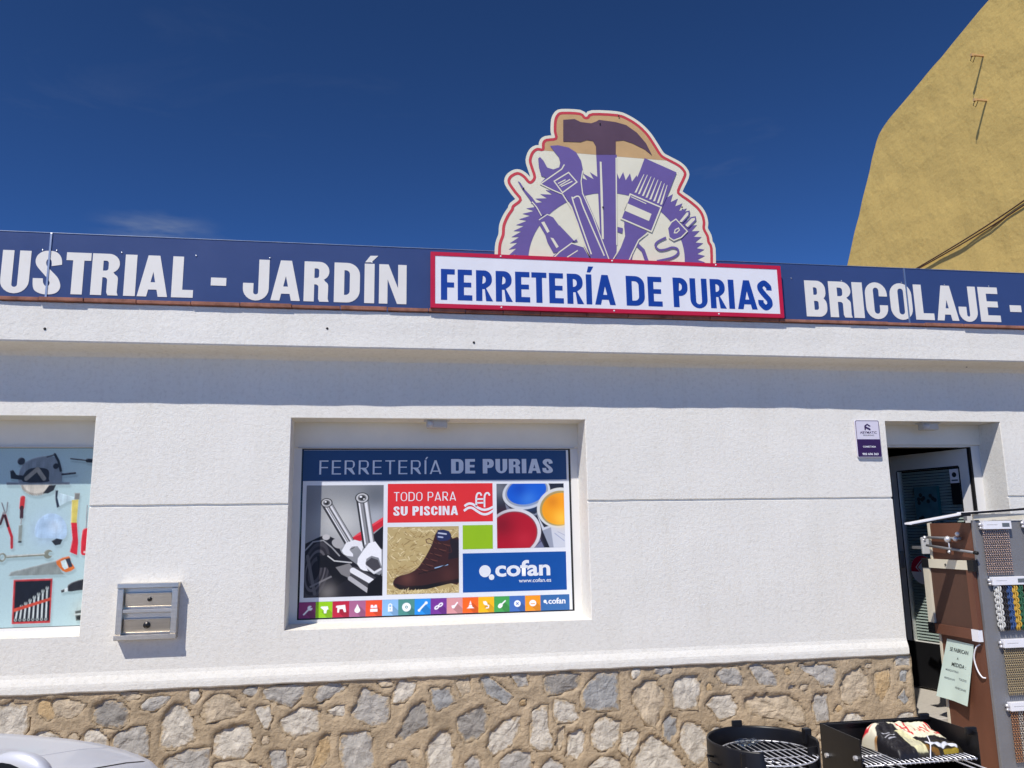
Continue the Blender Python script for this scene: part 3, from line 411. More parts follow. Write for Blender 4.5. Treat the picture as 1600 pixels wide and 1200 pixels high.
EMBLEM={'red': [(0.7954, 3.3544), (0.7969, 3.4665), (0.8032, 3.5472), (0.8249, 3.6129), (0.831, 3.6783), (0.8581, 3.745), (0.8904, 3.7959), (0.8993, 3.8216), (0.9497, 3.8706), (0.9137, 3.9239), (0.8725, 3.988), (0.8784, 4.0272), (0.9106, 4.0548), (0.9426, 4.0612), (0.9794, 4.0389), (1.0054, 4.007), (1.0266, 4.0027), (1.052, 4.041), (1.0342, 4.1095), (1.0225, 4.165), (1.042, 4.2228), (1.0749, 4.2499), (1.1148, 4.2503), (1.1191, 4.2961), (1.1414, 4.3228), (1.2104, 4.339), (1.2053, 4.3937), (1.2107, 4.4748), (1.2282, 4.5166), (1.2617, 4.5366), (1.3888, 4.5403), (1.4212, 4.5136), (1.4468, 4.5155), (1.4834, 4.544), (1.6628, 4.5492), (1.7408, 4.5257), (1.8179, 4.4784), (1.8829, 4.4126), (1.9356, 4.3285), (1.9776, 4.2613), (2.0329, 4.23), (2.1051, 4.1939), (2.143, 4.1555), (2.1464, 4.1151), (2.091, 4.0022), (2.1096, 3.9688), (2.1643, 3.9317), (2.2294, 3.878), (2.2606, 3.8282), (2.2708, 3.7717), (2.2657, 3.726), (2.2907, 3.6705), (2.2958, 3.6255), (2.3134, 3.5812), (2.3049, 3.4129)], 'tan_range': (22, 40), 'p1': [('poly', [(0.9079, 3.3973), (0.8573, 3.3744), (0.9074, 3.4383), (0.8553, 3.4189), (0.9101, 3.4796), (0.8568, 3.4638), (0.9159, 3.5208), (0.8616, 3.5089), (0.9248, 3.5619), (0.8698, 3.5538), (0.9368, 3.6026), (0.8814, 3.5984), (0.9519, 3.6427), (0.8964, 3.6425), (0.9699, 3.6821), (0.9146, 3.6859), (0.9909, 3.7205), (0.936, 3.7283), (1.0148, 3.7577), (0.9605, 3.7695), (1.0414, 3.7936), (0.9881, 3.8094), (1.0706, 3.828), (1.0186, 3.8476), (1.1023, 3.8606), (1.0518, 3.8841), (1.1364, 3.8914), (1.0876, 3.9186), (1.1726, 3.92), (1.126, 3.9509), (1.2109, 3.9465), (1.1666, 3.9809), (1.251, 3.9706), (1.2092, 4.0084), (1.2928, 3.9922), (1.2538, 4.0332), (1.3359, 4.0111), (1.3, 4.0551), (1.3803, 4.0273), (1.3477, 4.0741), (1.4257, 4.0407), (1.3965, 4.0901), (1.4719, 4.0511), (1.4463, 4.1028), (1.5185, 4.0585), (1.4967, 4.1123), (1.5655, 4.0629), (1.5878, 4.121), (1.6124, 4.0642), (1.6387, 4.1211), (1.6591, 4.0623), (1.6892, 4.1178), (1.7053, 4.0574), (1.7391, 4.111), (1.7508, 4.0493), (1.7882, 4.1009), (1.7953, 4.0382), (1.836, 4.0874), (1.8386, 4.024), (1.8824, 4.0707), (1.8804, 4.0069), (1.9272, 4.0507), (1.9205, 3.9869), (1.9699, 4.0276), (1.9586, 3.9642), (2.0105, 4.0016), (1.9947, 3.9389), (2.0487, 3.9727), (2.0284, 3.9111), (2.0842, 3.9412), (2.0595, 3.8809), (2.1169, 3.9072), (2.088, 3.8485), (2.1466, 3.8708), (2.1137, 3.8141), (2.1732, 3.8323), (2.1363, 3.778), (2.1964, 3.792), (2.1559, 3.7402), (2.2163, 3.7499), (2.1722, 3.701), (2.2325, 3.7064), (2.1853, 3.6606), (2.2452, 3.6618), (2.195, 3.6193), (2.2542, 3.6161), (2.2013, 3.5773), (2.2596, 3.5698), (2.2042, 3.5347), (2.2611, 3.5231), (2.2037, 3.4918), (2.259, 3.4761), (2.1998, 3.449), (2.2532, 3.4292), (2.1071, 3.4519), (2.1105, 3.4924), (2.11, 3.5328), (2.1056, 3.5728), (2.0974, 3.6122), (2.0854, 3.6505), (2.0697, 3.6876), (2.0504, 3.7233), (2.0275, 3.7571), (2.0013, 3.7889), (1.972, 3.8185), (1.9398, 3.8457), (1.9048, 3.8702), (1.8674, 3.8919), (1.8278, 3.9106), (1.7864, 3.9262), (1.7433, 3.9386), (1.6989, 3.9477), (1.6536, 3.9535), (1.6076, 3.956), (1.5613, 3.955), (1.515, 3.9507), (1.469, 3.9431), (1.4237, 3.9323), (1.3793, 3.9183), (1.3362, 3.9013), (1.2947, 3.8814), (1.2549, 3.8587), (1.2172, 3.8335), (1.1818, 3.8058), (1.149, 3.776), (1.1189, 3.7442), (1.0917, 3.7106), (1.0677, 3.6755), (1.0468, 3.6391), (1.0293, 3.6016), (1.0152, 3.5633), (1.0046, 3.5245), (0.9976, 3.4854), (0.9942, 3.4462), (0.9944, 3.4072)], 0.0)], 'p2': [('poly', [(1.4968, 4.2356), (1.647, 4.2455), (1.626, 3.8403), (1.6175, 3.5507), (1.6042, 3.3858), (1.5393, 3.3832), (1.5251, 3.5796), (1.5041, 3.6559), (1.5006, 3.9459)], 0.0)], 'dark': [('poly', [(1.2658, 4.4847), (1.3487, 4.4966), (1.3923, 4.4766), (1.4698, 4.473), (1.5093, 4.491), (1.5265, 4.5039), (1.6494, 4.4954), (1.7274, 4.4777), (1.8041, 4.4246), (1.8684, 4.3473), (1.9093, 4.2569), (1.8548, 4.2998), (1.7665, 4.3403), (1.6998, 4.359), (1.6434, 4.3493), (1.6392, 4.245), (1.4968, 4.2356), (1.4969, 4.2989), (1.4761, 4.3378), (1.4321, 4.3428), (1.3873, 4.3236), (1.2611, 4.3196)], 0.0)], 'c2': [('poly', [(1.5204, 4.1856), (1.5336, 4.1841), (1.5336, 3.9478), (1.5286, 3.6129), (1.5144, 3.6122), (1.5171, 3.9469)], 0.0), ('poly', [(1.6371, 4.2218), (1.6461, 4.2224), (1.6239, 3.573), (1.6151, 3.5726)], 0.0)], 'p3': [('poly', [(1.1653, 4.2799), (1.2221, 4.2883), (1.2981, 4.2763), (1.3518, 4.2433), (1.385, 4.1826), (1.395, 4.1207), (1.3829, 4.0519), (1.3887, 3.9621), (1.4369, 3.8415), (1.4966, 3.6888), (1.5587, 3.4658), (1.5663, 3.3843), (1.4424, 3.3795), (1.4345, 3.4607), (1.3953, 3.5738), (1.3464, 3.7257), (1.307, 3.8457), (1.2657, 3.9103), (1.1701, 3.9552), (1.0852, 3.9916), (1.1292, 4.0423), (1.0973, 4.0516), (1.0825, 4.1125), (1.0787, 4.1799), (1.0919, 4.1921), (1.116, 4.1654), (1.1418, 4.1162), (1.1847, 4.1054), (1.2263, 4.1238), (1.2348, 4.156), (1.2251, 4.2008), (1.1989, 4.2332)], 0.0), ('poly', [(0.931, 4.0048), (0.9488, 3.9947), (0.9776, 3.9475), (1.0296, 3.8916), (1.1121, 3.7745), (1.0904, 3.7569), (1.003, 3.8868), (0.9617, 3.9466)], 0.0), ('poly', [(1.0739, 3.7286), (1.1334, 3.7723), (1.1756, 3.7557), (1.2168, 3.6972), (1.3206, 3.5869), (1.2116, 3.5057), (1.1689, 3.4985), (1.1285, 3.5727), (1.1139, 3.6265), (1.0783, 3.6904)], 0.0), ('poly', [(1.1684, 3.4768), (1.2117, 3.5111), (1.2988, 3.5749), (1.3838, 3.5514), (1.4347, 3.4662), (1.4424, 3.3795), (1.155, 3.3684)], 0.0), ('poly', [(1.3318, 3.6038), (1.3539, 3.6213), (1.2988, 3.5749), (1.3421, 3.5879)], 0.0), ('stroke', [(1.7604, 3.5902), (1.8078, 3.5424), (1.8364, 3.4497)], 0.0272), ('poly', [(1.6304, 3.7064), (1.6685, 3.6993), (1.6625, 3.6612), (1.6268, 3.6706)], 0.0)], 'c4': [('stroke', [(1.4358, 3.499), (1.3206, 3.8687), (1.3249, 3.9025), (1.3525, 3.9174), (1.3714, 3.8994), (1.393, 3.828), (1.5272, 3.4919)], 0.0094), ('stroke', [(1.2446, 3.9259), (1.3063, 3.8234), (1.3461, 3.7146), (1.3842, 3.5624), (1.4343, 3.4553)], 0.0084), ('stroke', [(1.2638, 4.1465), (1.2444, 4.1113), (1.0905, 3.9919), (1.1807, 3.9502), (1.2446, 3.9259)], 0.0084), ('stroke', [(1.1878, 4.0178), (1.2926, 4.0894), (1.3503, 4.0218), (1.2449, 3.9371), (1.1878, 4.0178)], 0.0084), ('stroke', [(1.2144, 4.0025), (1.2693, 4.0339)], 0.0073), ('stroke', [(1.2248, 3.9886), (1.3019, 4.0381)], 0.0073), ('stroke', [(1.2354, 3.9813), (1.3178, 4.0255)], 0.0073), ('stroke', [(1.3946, 4.1093), (1.38, 4.0292), (1.388, 3.9396), (1.4563, 3.7756), (1.5598, 3.4659)], 0.0073), ('stroke', [(1.0289, 3.8584), (1.06, 3.8214), (1.0926, 3.7592)], 0.0073), ('stroke', [(1.0739, 3.7286), (1.1334, 3.7723), (1.1756, 3.7557), (1.2168, 3.6972)], 0.0063), ('poly', [(1.0894, 3.7129), (1.1108, 3.7194), (1.1463, 3.6499), (1.1301, 3.6382)], 0.0), ('poly', [(1.1505, 3.6064), (1.1716, 3.6019), (1.2073, 3.5436), (1.191, 3.532)], 0.0), ('stroke', [(1.168, 3.4605), (1.2116, 3.5057), (1.2987, 3.5728), (1.3837, 3.5492), (1.4395, 3.45)], 0.0084), ('stroke', [(1.2637, 3.4699), (1.34, 3.5221)], 0.0073)], 'p5': [('poly', [(1.8516, 4.2322), (2.0849, 4.138), (2.0199, 3.9867), (1.9568, 3.8578), (1.7325, 3.9534), (1.7759, 4.0527), (1.8133, 4.1352)], 0.0), ('poly', [(1.7328, 3.9591), (1.9574, 3.8692), (1.8752, 3.6791), (1.6528, 3.7689)], 0.0), ('poly', [(1.6795, 3.7512), (1.8454, 3.6833), (1.778, 3.6132), (1.7294, 3.5114), (1.7022, 3.3896), (1.5609, 3.3841), (1.6437, 3.5518), (1.6803, 3.642)], 0.0)], 'c6': [('poly', [(1.8378, 4.1079), (1.8424, 4.1082), (1.7787, 3.9673), (1.7642, 3.9665)], 0.0), ('poly', [(1.8636, 4.1061), (1.8681, 4.1063), (1.8028, 3.9573), (1.7883, 3.9565)], 0.0), ('poly', [(1.89, 4.0939), (1.8945, 4.0941), (1.8313, 3.9453), (1.8167, 3.9445)], 0.0), ('poly', [(1.9155, 4.0862), (1.9201, 4.0865), (1.8576, 3.9342), (1.843, 3.9334)], 0.0), ('poly', [(1.9409, 4.0739), (1.9454, 4.0742), (1.8849, 3.9221), (1.8703, 3.9213)], 0.0), ('poly', [(1.9652, 4.0639), (1.9697, 4.0641), (1.9123, 3.91), (1.8977, 3.9092)], 0.0), ('poly', [(1.9869, 4.0479), (1.9915, 4.0482), (1.9398, 3.8978), (1.9251, 3.897)], 0.0), ('poly', [(2.0068, 4.0376), (2.0113, 4.0379), (1.9628, 3.8877), (1.9482, 3.8869)], 0.0), ('stroke', [(1.7325, 3.9534), (1.955, 3.8668), (1.8754, 3.6825), (1.6572, 3.7691), (1.7325, 3.9534)], 0.0105), ('poly', [(1.7073, 3.8841), (1.8819, 3.8143), (1.8603, 3.7603), (1.6829, 3.8299)], 0.0), ('stroke', [(1.7372, 3.9344), (1.8464, 3.8882)], 0.0063), ('stroke', [(1.8494, 3.6745), (1.7781, 3.6154), (1.7239, 3.5112), (1.6937, 3.444)], 0.0084), ('stroke', [(1.6731, 3.7308), (1.6781, 3.6419), (1.6439, 3.5574), (1.5811, 3.4558)], 0.0073), ('poly', [(2.0779, 3.7677), (2.1386, 3.8424), (2.1617, 3.8481), (2.1576, 3.8172), (2.107, 3.7635)], 0.0), ('poly', [(2.1219, 3.7473), (2.1736, 3.8009), (2.2047, 3.8082), (2.2068, 3.7856), (2.1466, 3.7259)], 0.0)], 'p7': [('stroke', [(2.0779, 3.7677), (2.1386, 3.8424), (2.1617, 3.8481), (2.1576, 3.8172), (2.107, 3.7635)], 0.0094), ('stroke', [(2.1219, 3.7473), (2.1736, 3.8009), (2.2047, 3.8082), (2.2068, 3.7856), (2.1466, 3.7259)], 0.0094), ('poly', [(1.994, 3.7128), (2.0245, 3.7594), (2.0596, 3.7838), (2.1393, 3.6973), (2.0915, 3.65), (2.034, 3.6249), (2.0016, 3.6458)], 0.0), ('stroke', [(1.9792, 3.6448), (1.9162, 3.6106), (1.898, 3.5797), (1.9243, 3.5508), (1.9746, 3.5575), (2.0201, 3.5739), (2.0587, 3.5645), (2.0602, 3.5311), (2.0217, 3.5016), (1.9596, 3.4824), (1.9035, 3.469)], 0.0146)], 'c8': [('stroke', [(1.994, 3.7128), (2.0245, 3.7594), (2.0596, 3.7838), (2.1393, 3.6973), (2.0915, 3.65), (2.034, 3.6249), (2.0016, 3.6458), (1.994, 3.7128)], 0.0084), ('stroke', [(2.0427, 3.6814), (2.0496, 3.7043), (2.0752, 3.719), (2.081, 3.7035), (2.0596, 3.6822), (2.0427, 3.6814)], 0.0073)]}
BLUE_LETTERS=[('U', -2.2591, -2.0934, 3.1091, 3.3772), ('S', -2.0787, -1.9146, 3.1084, 3.3765), ('T', -1.8976, -1.7511, 3.1077, 3.3759), ('R', -1.7484, -1.5836, 3.107, 3.3752), ('I', -1.5564, -1.4858, 3.1064, 3.3747), ('A', -1.4793, -1.2951, 3.1058, 3.3742), ('L', -1.2776, -1.1444, 3.1051, 3.3735), ('J', -0.8512, -0.6874, 3.1112, 3.3757), ('A', -0.6807, -0.4929, 3.1105, 3.375), ('R', -0.4762, -0.3133, 3.1098, 3.3742), ('D', -0.2873, -0.1182, 3.1091, 3.3734), ('I', -0.0929, -0.0269, 3.1086, 3.3729), ('N', -0.0014, 0.1829, 3.108, 3.3723), ('B', 3.0034, 3.1724, 3.1028, 3.3711), ('R', 3.1887, 3.3653, 3.103, 3.3713), ('I', 3.3751, 3.4595, 3.1032, 3.3714), ('C', 3.4739, 3.6534, 3.1033, 3.3715), ('O', 3.6712, 3.8516, 3.1036, 3.3716), ('L', 3.8662, 4.0214, 3.1038, 3.3718), ('A', 4.0396, 4.2227, 3.104, 3.3719), ('J', 4.2232, 4.3829, 3.1042, 3.372), ('E', 4.399, 4.5712, 3.1044, 3.3722)]
DASHES=[(-1.0433, -0.9504, 3.1921, 3.244), (4.6562, 4.7519, 3.1895, 3.241)]
ACCENT1=[(-0.0893, 3.383), (-0.0494, 3.3846), (-0.0049, 3.4307), (-0.056, 3.4286)]
NAME_LETTERS=[('F', 0.401, 0.4921, 3.131, 3.3409), ('E', 0.5113, 0.6074, 3.131, 3.3409), ('R', 0.6327, 0.7446, 3.1309, 3.3409), ('R', 0.764, 0.8768, 3.1309, 3.3409), ('E', 0.8949, 0.9942, 3.1308, 3.3409), ('T', 1.0055, 1.1079, 3.1308, 3.3409), ('E', 1.1254, 1.2238, 3.1307, 3.3409), ('R', 1.2484, 1.3632, 3.1307, 3.3409), ('I', 1.3802, 1.4193, 3.1306, 3.3409), ('A', 1.44, 1.584, 3.1299, 3.3436), ('D', 1.6608, 1.7913, 3.1305, 3.3434), ('E', 1.8151, 1.9166, 3.1308, 3.3434), ('P', 1.9968, 2.1021, 3.1313, 3.3433), ('U', 2.1193, 2.2438, 3.1316, 3.3432), ('R', 2.2664, 2.3815, 3.132, 3.3431), ('I', 2.4008, 2.4426, 3.1322, 3.343), ('A', 2.4647, 2.6099, 3.1325, 3.343), ('S', 2.6185, 2.7252, 3.1328, 3.3429)]
ACCENT2=[(1.3882, 3.3564), (1.4117, 3.3558), (1.4351, 3.3979), (1.3991, 3.3981)]
POSTER={'edge': (-0.4867, 1.3505, 1.0998, 2.2054), 'header': (-0.4824, 1.327, 1.9905, 2.1972), 'wrench': (-0.4557, 0.052, 1.2329, 1.9612), 'red': (0.0797, 0.7976, 1.708, 1.9687), 'boot': (0.0809, 0.5615, 1.2379, 1.6789), 'green': (0.5883, 0.7955, 1.5225, 1.6837), 'paint': (0.8252, 1.3033, 1.5237, 1.9638), 'blue': (0.5877, 1.3064, 1.2369, 1.495), 'strip': (-0.4831, 1.326, 1.1027, 1.2058), 't1': (-0.3765, 0.443, 2.0337, 2.1402), 't2': (0.5106, 1.2281, 2.0365, 2.1362), 't3': (0.1213, 0.5438, 1.8512, 1.9122), 't4': (0.1183, 0.5569, 1.7541, 1.816), 't5': (0.8097, 1.1921, 1.3343, 1.4425), 't6': (0.971, 1.197, 1.2929, 1.3191), 'logo': (0.6992, 0.8027, 1.3146, 1.4121), 'pool': (0.5976, 0.8016, 1.7487, 1.909)}
TOOLWIN=[(-2.3555, 2.2112), (-1.8066, 2.2116), (-1.8012, 1.1058), (-2.2573, 1.1141), (-2.2707, 1.2645), (-1.812, 1.2506)]
EMB_SCREWS=[(1.531, 4.4728), (1.6715, 4.5417), (0.9703, 3.9515), (1.5297, 3.8442), (2.1099, 3.8751)]
# ------------------------------------------------------------------ materials
def stucco_mat(name, col, k, fine, coarse, dirt=.05, dist=.006):
    m, nt, b = new_mat(name); c = [v*k for v in lin(col)]
    tc = nt.nodes.new('ShaderNodeTexCoord')
    def noi(scale, detail, rough=.6):
        n = nt.nodes.new('ShaderNodeTexNoise'); n.inputs['Scale'].default_value = scale; n.inputs['Detail'].default_value = detail; n.inputs['Roughness'].default_value = rough
        nt.links.new(tc.outputs['Object'], n.inputs['Vector']); return n
    big = noi(1.7, 7, .7); r = nt.nodes.new('ShaderNodeValToRGB')
    r.color_ramp.elements[0].position = .3; r.color_ramp.elements[1].position = .7
    r.color_ramp.elements[0].color = (c[0]*(1-dirt), c[1]*(1-dirt), c[2]*(1-dirt*1.2), 1); r.color_ramp.elements[1].color = tuple(c)+(1,)
    nt.links.new(big.outputs['Fac'], r.inputs['Fac'])
    mp = nt.nodes.new('ShaderNodeMapping'); mp.inputs['Scale'].default_value = (9, 9, .55); nt.links.new(tc.outputs['Object'], mp.inputs['Vector'])
    stn = nt.nodes.new('ShaderNodeTexNoise'); stn.inputs['Scale'].default_value = 1.0; stn.inputs['Detail'].default_value = 6; stn.inputs['Roughness'].default_value = .7; nt.links.new(mp.outputs[0], stn.inputs['Vector'])
    r3_ = nt.nodes.new('ShaderNodeValToRGB'); r3_.color_ramp.elements[0].position = .30; r3_.color_ramp.elements[1].position = .52; r3_.color_ramp.elements[0].color = (.91, .895, .87, 1); r3_.color_ramp.elements[1].color = (1, 1, 1, 1); nt.links.new(stn.outputs['Fac'], r3_.inputs['Fac'])
    mx0 = nt.nodes.new('ShaderNodeMixRGB'); mx0.blend_type = 'MULTIPLY'; mx0.inputs['Fac'].default_value = .4
    nt.links.new(r.outputs['Color'], mx0.inputs['Color1']); nt.links.new(r3_.outputs['Color'], mx0.inputs['Color2'])
    sp = noi(38, 3); r2 = nt.nodes.new('ShaderNodeValToRGB'); r2.color_ramp.elements[0].position = .25; r2.color_ramp.elements[1].position = .5
    r2.color_ramp.elements[0].color = (.86, .85, .84, 1); r2.color_ramp.elements[1].color = (1, 1, 1, 1)
    nt.links.new(sp.outputs['Fac'], r2.inputs['Fac'])
    mx = nt.nodes.new('ShaderNodeMixRGB'); mx.blend_type = 'MULTIPLY'; mx.inputs['Fac'].default_value = .8
    nt.links.new(mx0.outputs[0], mx.inputs['Color1']); nt.links.new(r2.outputs['Color'], mx.inputs['Color2']); nt.links.new(mx.outputs[0], b.inputs['Base Color'])
    b.inputs['Roughness'].default_value = .92; b.inputs['Specular IOR Level'].default_value = .15
    f = noi(fine, 3, .55); co = noi(coarse, 4, .6)
    ad = nt.nodes.new('ShaderNodeMath'); ad.operation = 'MULTIPLY_ADD'; ad.inputs[1].default_value = 1.3
    nt.links.new(co.outputs['Fac'], ad.inputs[0]); nt.links.new(f.outputs['Fac'], ad.inputs[2])
    bp = nt.nodes.new('ShaderNodeBump'); bp.inputs['Strength'].default_value = .45; bp.inputs['Distance'].default_value = dist
    nt.links.new(ad.outputs[0], bp.inputs['Height']); nt.links.new(bp.outputs[0], b.inputs['Normal'])
    return m

M = {}
M['stucco'] = stucco_mat('white_stucco', (231, 228, 220), 1.0, 115, 46, dist=.0045)
M['plaster'] = mat('smooth_white_plaster', (230, 225, 213), .85, var=.05, vscale=4, bump=.12, bscale=45)
M['yellow'] = stucco_mat('ochre_render', (212, 183, 110), 1.0, 12, 3.2, .07, .016)
M['mortar'] = mat('sand_mortar', (176, 157, 130), .95, var=.32, vscale=3.5, bump=1.0, bscale=48, bdist=.012, spec=.1, detail=8)
for k_, c_ in dict(L=(198, 190, 176), T=(190, 174, 150), G=(172, 167, 159), K=(146, 141, 134), B=(158, 157, 154), Y=(184, 158, 120)).items():
    m_ = M['st'+k_] = mat('stone_'+k_, c_, .9, var=.26, vscale=17, bump=1.0, bscale=30, bdist=.016, spec=.15, detail=10)
    # mortar that laps over the rim of each stone, in an uneven line
    _nt = m_.node_tree; _b = _nt.nodes['Principled BSDF']; _src = _b.inputs['Base Color'].links[0].from_socket
    _n = _nt.nodes.new('ShaderNodeTexNoise'); _n.inputs['Scale'].default_value = 24; _n.inputs['Detail'].default_value = 8; _n.inputs['Roughness'].default_value = .72
    _tc = _nt.nodes.new('ShaderNodeTexCoord'); _nt.links.new(_tc.outputs['Object'], _n.inputs['Vector'])
    _at = _nt.nodes.new('ShaderNodeAttribute'); _at.attribute_name = 'rim'
    _ma = _nt.nodes.new('ShaderNodeMath'); _ma.operation = 'MULTIPLY_ADD'; _ma.inputs[1].default_value = .55
    _nt.links.new(_at.outputs['Fac'], _ma.inputs[0]); _nt.links.new(_n.outputs['Fac'], _ma.inputs[2])
    _r = _nt.nodes.new('ShaderNodeValToRGB'); _r.color_ramp.elements[0].position = .66; _r.color_ramp.elements[1].position = .80
    _mx = _nt.nodes.new('ShaderNodeMixRGB'); _mx.inputs['Color2'].default_value = lin((176, 158, 131))+(1,)
    _nt.links.new(_ma.outputs[0], _r.inputs['Fac']); _nt.links.new(_r.outputs['Color'], _mx.inputs['Fac'])
    _nt.links.new(_src, _mx.inputs['Color1']); _nt.links.new(_mx.outputs[0], _b.inputs['Base Color'])
M['coping'] = mat('weathered_clay', (150, 104, 88), .9, var=.45, vscale=9, bump=.5, bscale=40, spec=.15)
M['blue'] = mat('blue_sheet', (52, 70, 116), .36, var=.07, vscale=1.6, spec=.5)
M['alu'] = mat('aluminium', (190, 192, 196), .35, metal=.9, var=.08)
M['cream'] = mat('cream_vinyl', (226, 223, 216), .5, var=.04, vscale=3)
M['cream2'] = mat('emblem_cream', (224, 219, 196), .55, var=.05, vscale=5)
M['ered'] = mat('emblem_red', (196, 62, 72), .5, var=.08)
M['purple'] = mat('emblem_purple', (104, 88, 148), .5, var=.06, vscale=4)
M['dpurple'] = mat('faded_dark_purple', (86, 63, 80), .55, var=.12, vscale=5)
M['tan'] = mat('yellowed_film', (196, 160, 112), .55, var=.10, vscale=5)
M['nwhite'] = mat('sign_white', (226, 226, 231), .4, var=.03)
M['nred'] = mat('sign_red', (190, 26, 62), .4, var=.05)
M['nblue'] = mat('sign_blue', (20, 62, 148), .4, var=.04)
M['pvc'] = mat('white_pvc', (222, 220, 216), .35, var=.04, vscale=3)
M['greypvc'] = mat('grey_white_pvc', (196, 196, 196), .4, var=.05)
M['black'] = mat('black_rubber', (14, 14, 17), .6, var=.1)
M['steel'] = mat('brushed_steel', (214, 206, 192), .32, metal=.92, var=.12, vscale=5, bump=.25, bscale=30, bdist=.001, stretch=(1, 1, 26))
M['dsteel'] = mat('dark_lock', (70, 68, 66), .4, metal=.9)
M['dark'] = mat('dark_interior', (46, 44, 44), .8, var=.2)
M['floor'] = mat('terrazzo', (186, 180, 170), .5, var=.12, vscale=60)
M['roof'] = mat('roof_felt', (140, 120, 105), .9, var=.2)
M['pave'] = mat('concrete_paving', (172, 157, 133), .9, var=.18, vscale=5, bump=.4, bscale=80)
M['asphalt'] = mat('asphalt', (104, 98, 90), .95, var=.25, vscale=30, bump=.6, bscale=150)
M['print'] = print_mat('printed_vinyl')
M['pwhite'] = mat('poster_white', (226, 228, 232), .4, var=.02)
M['navy'] = mat('poster_navy', (34, 66, 112), .35, var=.05, vscale=2)
M['psilver'] = mat('poster_silver', (222, 226, 232), .4, var=.02)
M['pred'] = mat('poster_red', (222, 46, 46), .4, var=.04)
M['pgreen'] = mat('poster_green', (146, 188, 12), .4, var=.03)
M['pblue'] = mat('poster_blue', (10, 76, 154), .4, var=.04)
M['plaqw'] = mat('plaque_lavender', (212, 207, 220), .4, var=.03)
M['plaqp'] = mat('plaque_purple', (52, 26, 76), .4, var=.15, vscale=20)
M['brown'] = mat('brown_board', (102, 64, 47), .55, var=.20, vscale=5, bump=.1, bscale=30, stretch=(1, 1, .25))
M['dbrown'] = mat('brown_mesh', (84, 58, 46), .8, var=.10, vscale=30, bump=.3, bscale=400, bdist=.001)
M['ivory'] = mat('ivory_profile', (214, 206, 184), .45, var=.04)
M['greym'] = mat('grey_metal', (128, 128, 130), .5, metal=.2, var=.08)
M['paper'] = mat('pale_green_paper', (204, 222, 211), .7, var=.04)
M['ink'] = mat('print_ink', (34, 40, 42), .7, var=.1)
M['inkgrey'] = mat('grey_ink', (96, 104, 110), .7, var=.1)
M['bbq'] = mat('black_enamel', (16, 15, 18), .42, var=.25, vscale=9, bump=.1, bscale=50)
M['chrome'] = mat('chrome_wire', (214, 214, 218), .3, metal=.55, var=.05)
M['brass'] = mat('brass', (186, 150, 92), .4, metal=.8)
M['strip'] = mat('white_label', (232, 232, 236), .4, var=.03)
M['slat'] = mat('blind_slat', (176, 186, 182), .45, var=.05)
M['sensor'] = mat('old_white_plastic', (196, 192, 184), .5, var=.06)
M['carpaint'] = mat('silver_white_paint', (206, 208, 216), .38, metal=.15, var=.02, coat=.25)
M['tyre'] = mat('tyre_rubber', (24, 24, 25), .85, var=.15)
M['rim'] = mat('alloy_rim', (170, 172, 176), .3, metal=.9)
g_, gn, gb = new_mat('glass'); gn.nodes.remove(gb)
_t = gn.nodes.new('ShaderNodeBsdfTransparent'); _t.inputs['Color'].default_value = (.93, .95, .94, 1); _g = gn.nodes.new('ShaderNodeBsdfGlossy'); _g.inputs['Roughness'].default_value = .02
_lw = gn.nodes.new('ShaderNodeLayerWeight'); _lw.inputs['Blend'].default_value = .5; _p = gn.nodes.new('ShaderNodeMath'); _p.operation = 'POWER'; _p.inputs[1].default_value = 4.0; gn.links.new(_lw.outputs['Facing'], _p.inputs[0]); _fr = gn.nodes.new('ShaderNodeMath'); _fr.operation = 'MULTIPLY_ADD'; _fr.inputs[1].default_value = .7; _fr.inputs[2].default_value = .04; gn.links.new(_p.outputs[0], _fr.inputs[0]); _m = gn.nodes.new('ShaderNodeMixShader')
gn.links.new(_fr.outputs[0], _m.inputs['Fac']); gn.links.new(_t.outputs[0], _m.inputs[1]); gn.links.new(_g.outputs[0], _m.inputs[2]); gn.links.new(_m.outputs[0], gn.nodes['Material Output'].inputs['Surface'])
M['glass'] = g_
g2, gn2, gb2 = new_mat('dark_glass'); gb2.inputs['Base Color'].default_value = (.02, .022, .025, 1); gb2.inputs['Roughness'].default_value = .05
M['dglass'] = g2
M['clearwrap'] = M['glass'].copy(); M['clearwrap'].name = 'clear_wrap'
for _n in M['clearwrap'].node_tree.nodes:
    if _n.type == 'MATH' and _n.operation == 'MULTIPLY_ADD': _n.inputs[1].default_value = .85; _n.inputs[2].default_value = .14
    if _n.type == 'BSDF_GLOSSY': _n.inputs['Roughness'].default_value = .12

# ------------------------------------------------------------------ ground
def sheet(name, x0, x1, y0, y1, z, m):
    o = obj_py(name, [(x0, y0, z), (x1, y0, z), (x1, y1, z), (x0, y1, z)], [(0, 1, 2, 3)], m); o['kind'] = 'structure'; return o
sheet('ground', -900, 900, -900, 900, -.05, M['asphalt'])
pv = box('pavement', -30, 30, -3.2, .3, -.049, 0.0, M['pave'], bev=0); pv['kind'] = 'structure'

# ------------------------------------------------------------------ the shop building
shop = thing('shop_building', 'white stucco hardware shop front with stone plinth, two window recesses and a door', 'building', (-0.5, .3, 0))
XL, XR = -7.0, 6.15
OPEN = [(-3.75, -1.72, 1.068, 2.387), (-.548, 1.413, 1.058, 2.385), (3.672, 4.63, .30, 2.389)]
DEP = .25

def wob(x, z): return .0034*noise.noise(Vector((x*.8, 3.1, z*1.1)))+.0022*noise.noise(Vector((x*4, 7.7, z*4)))

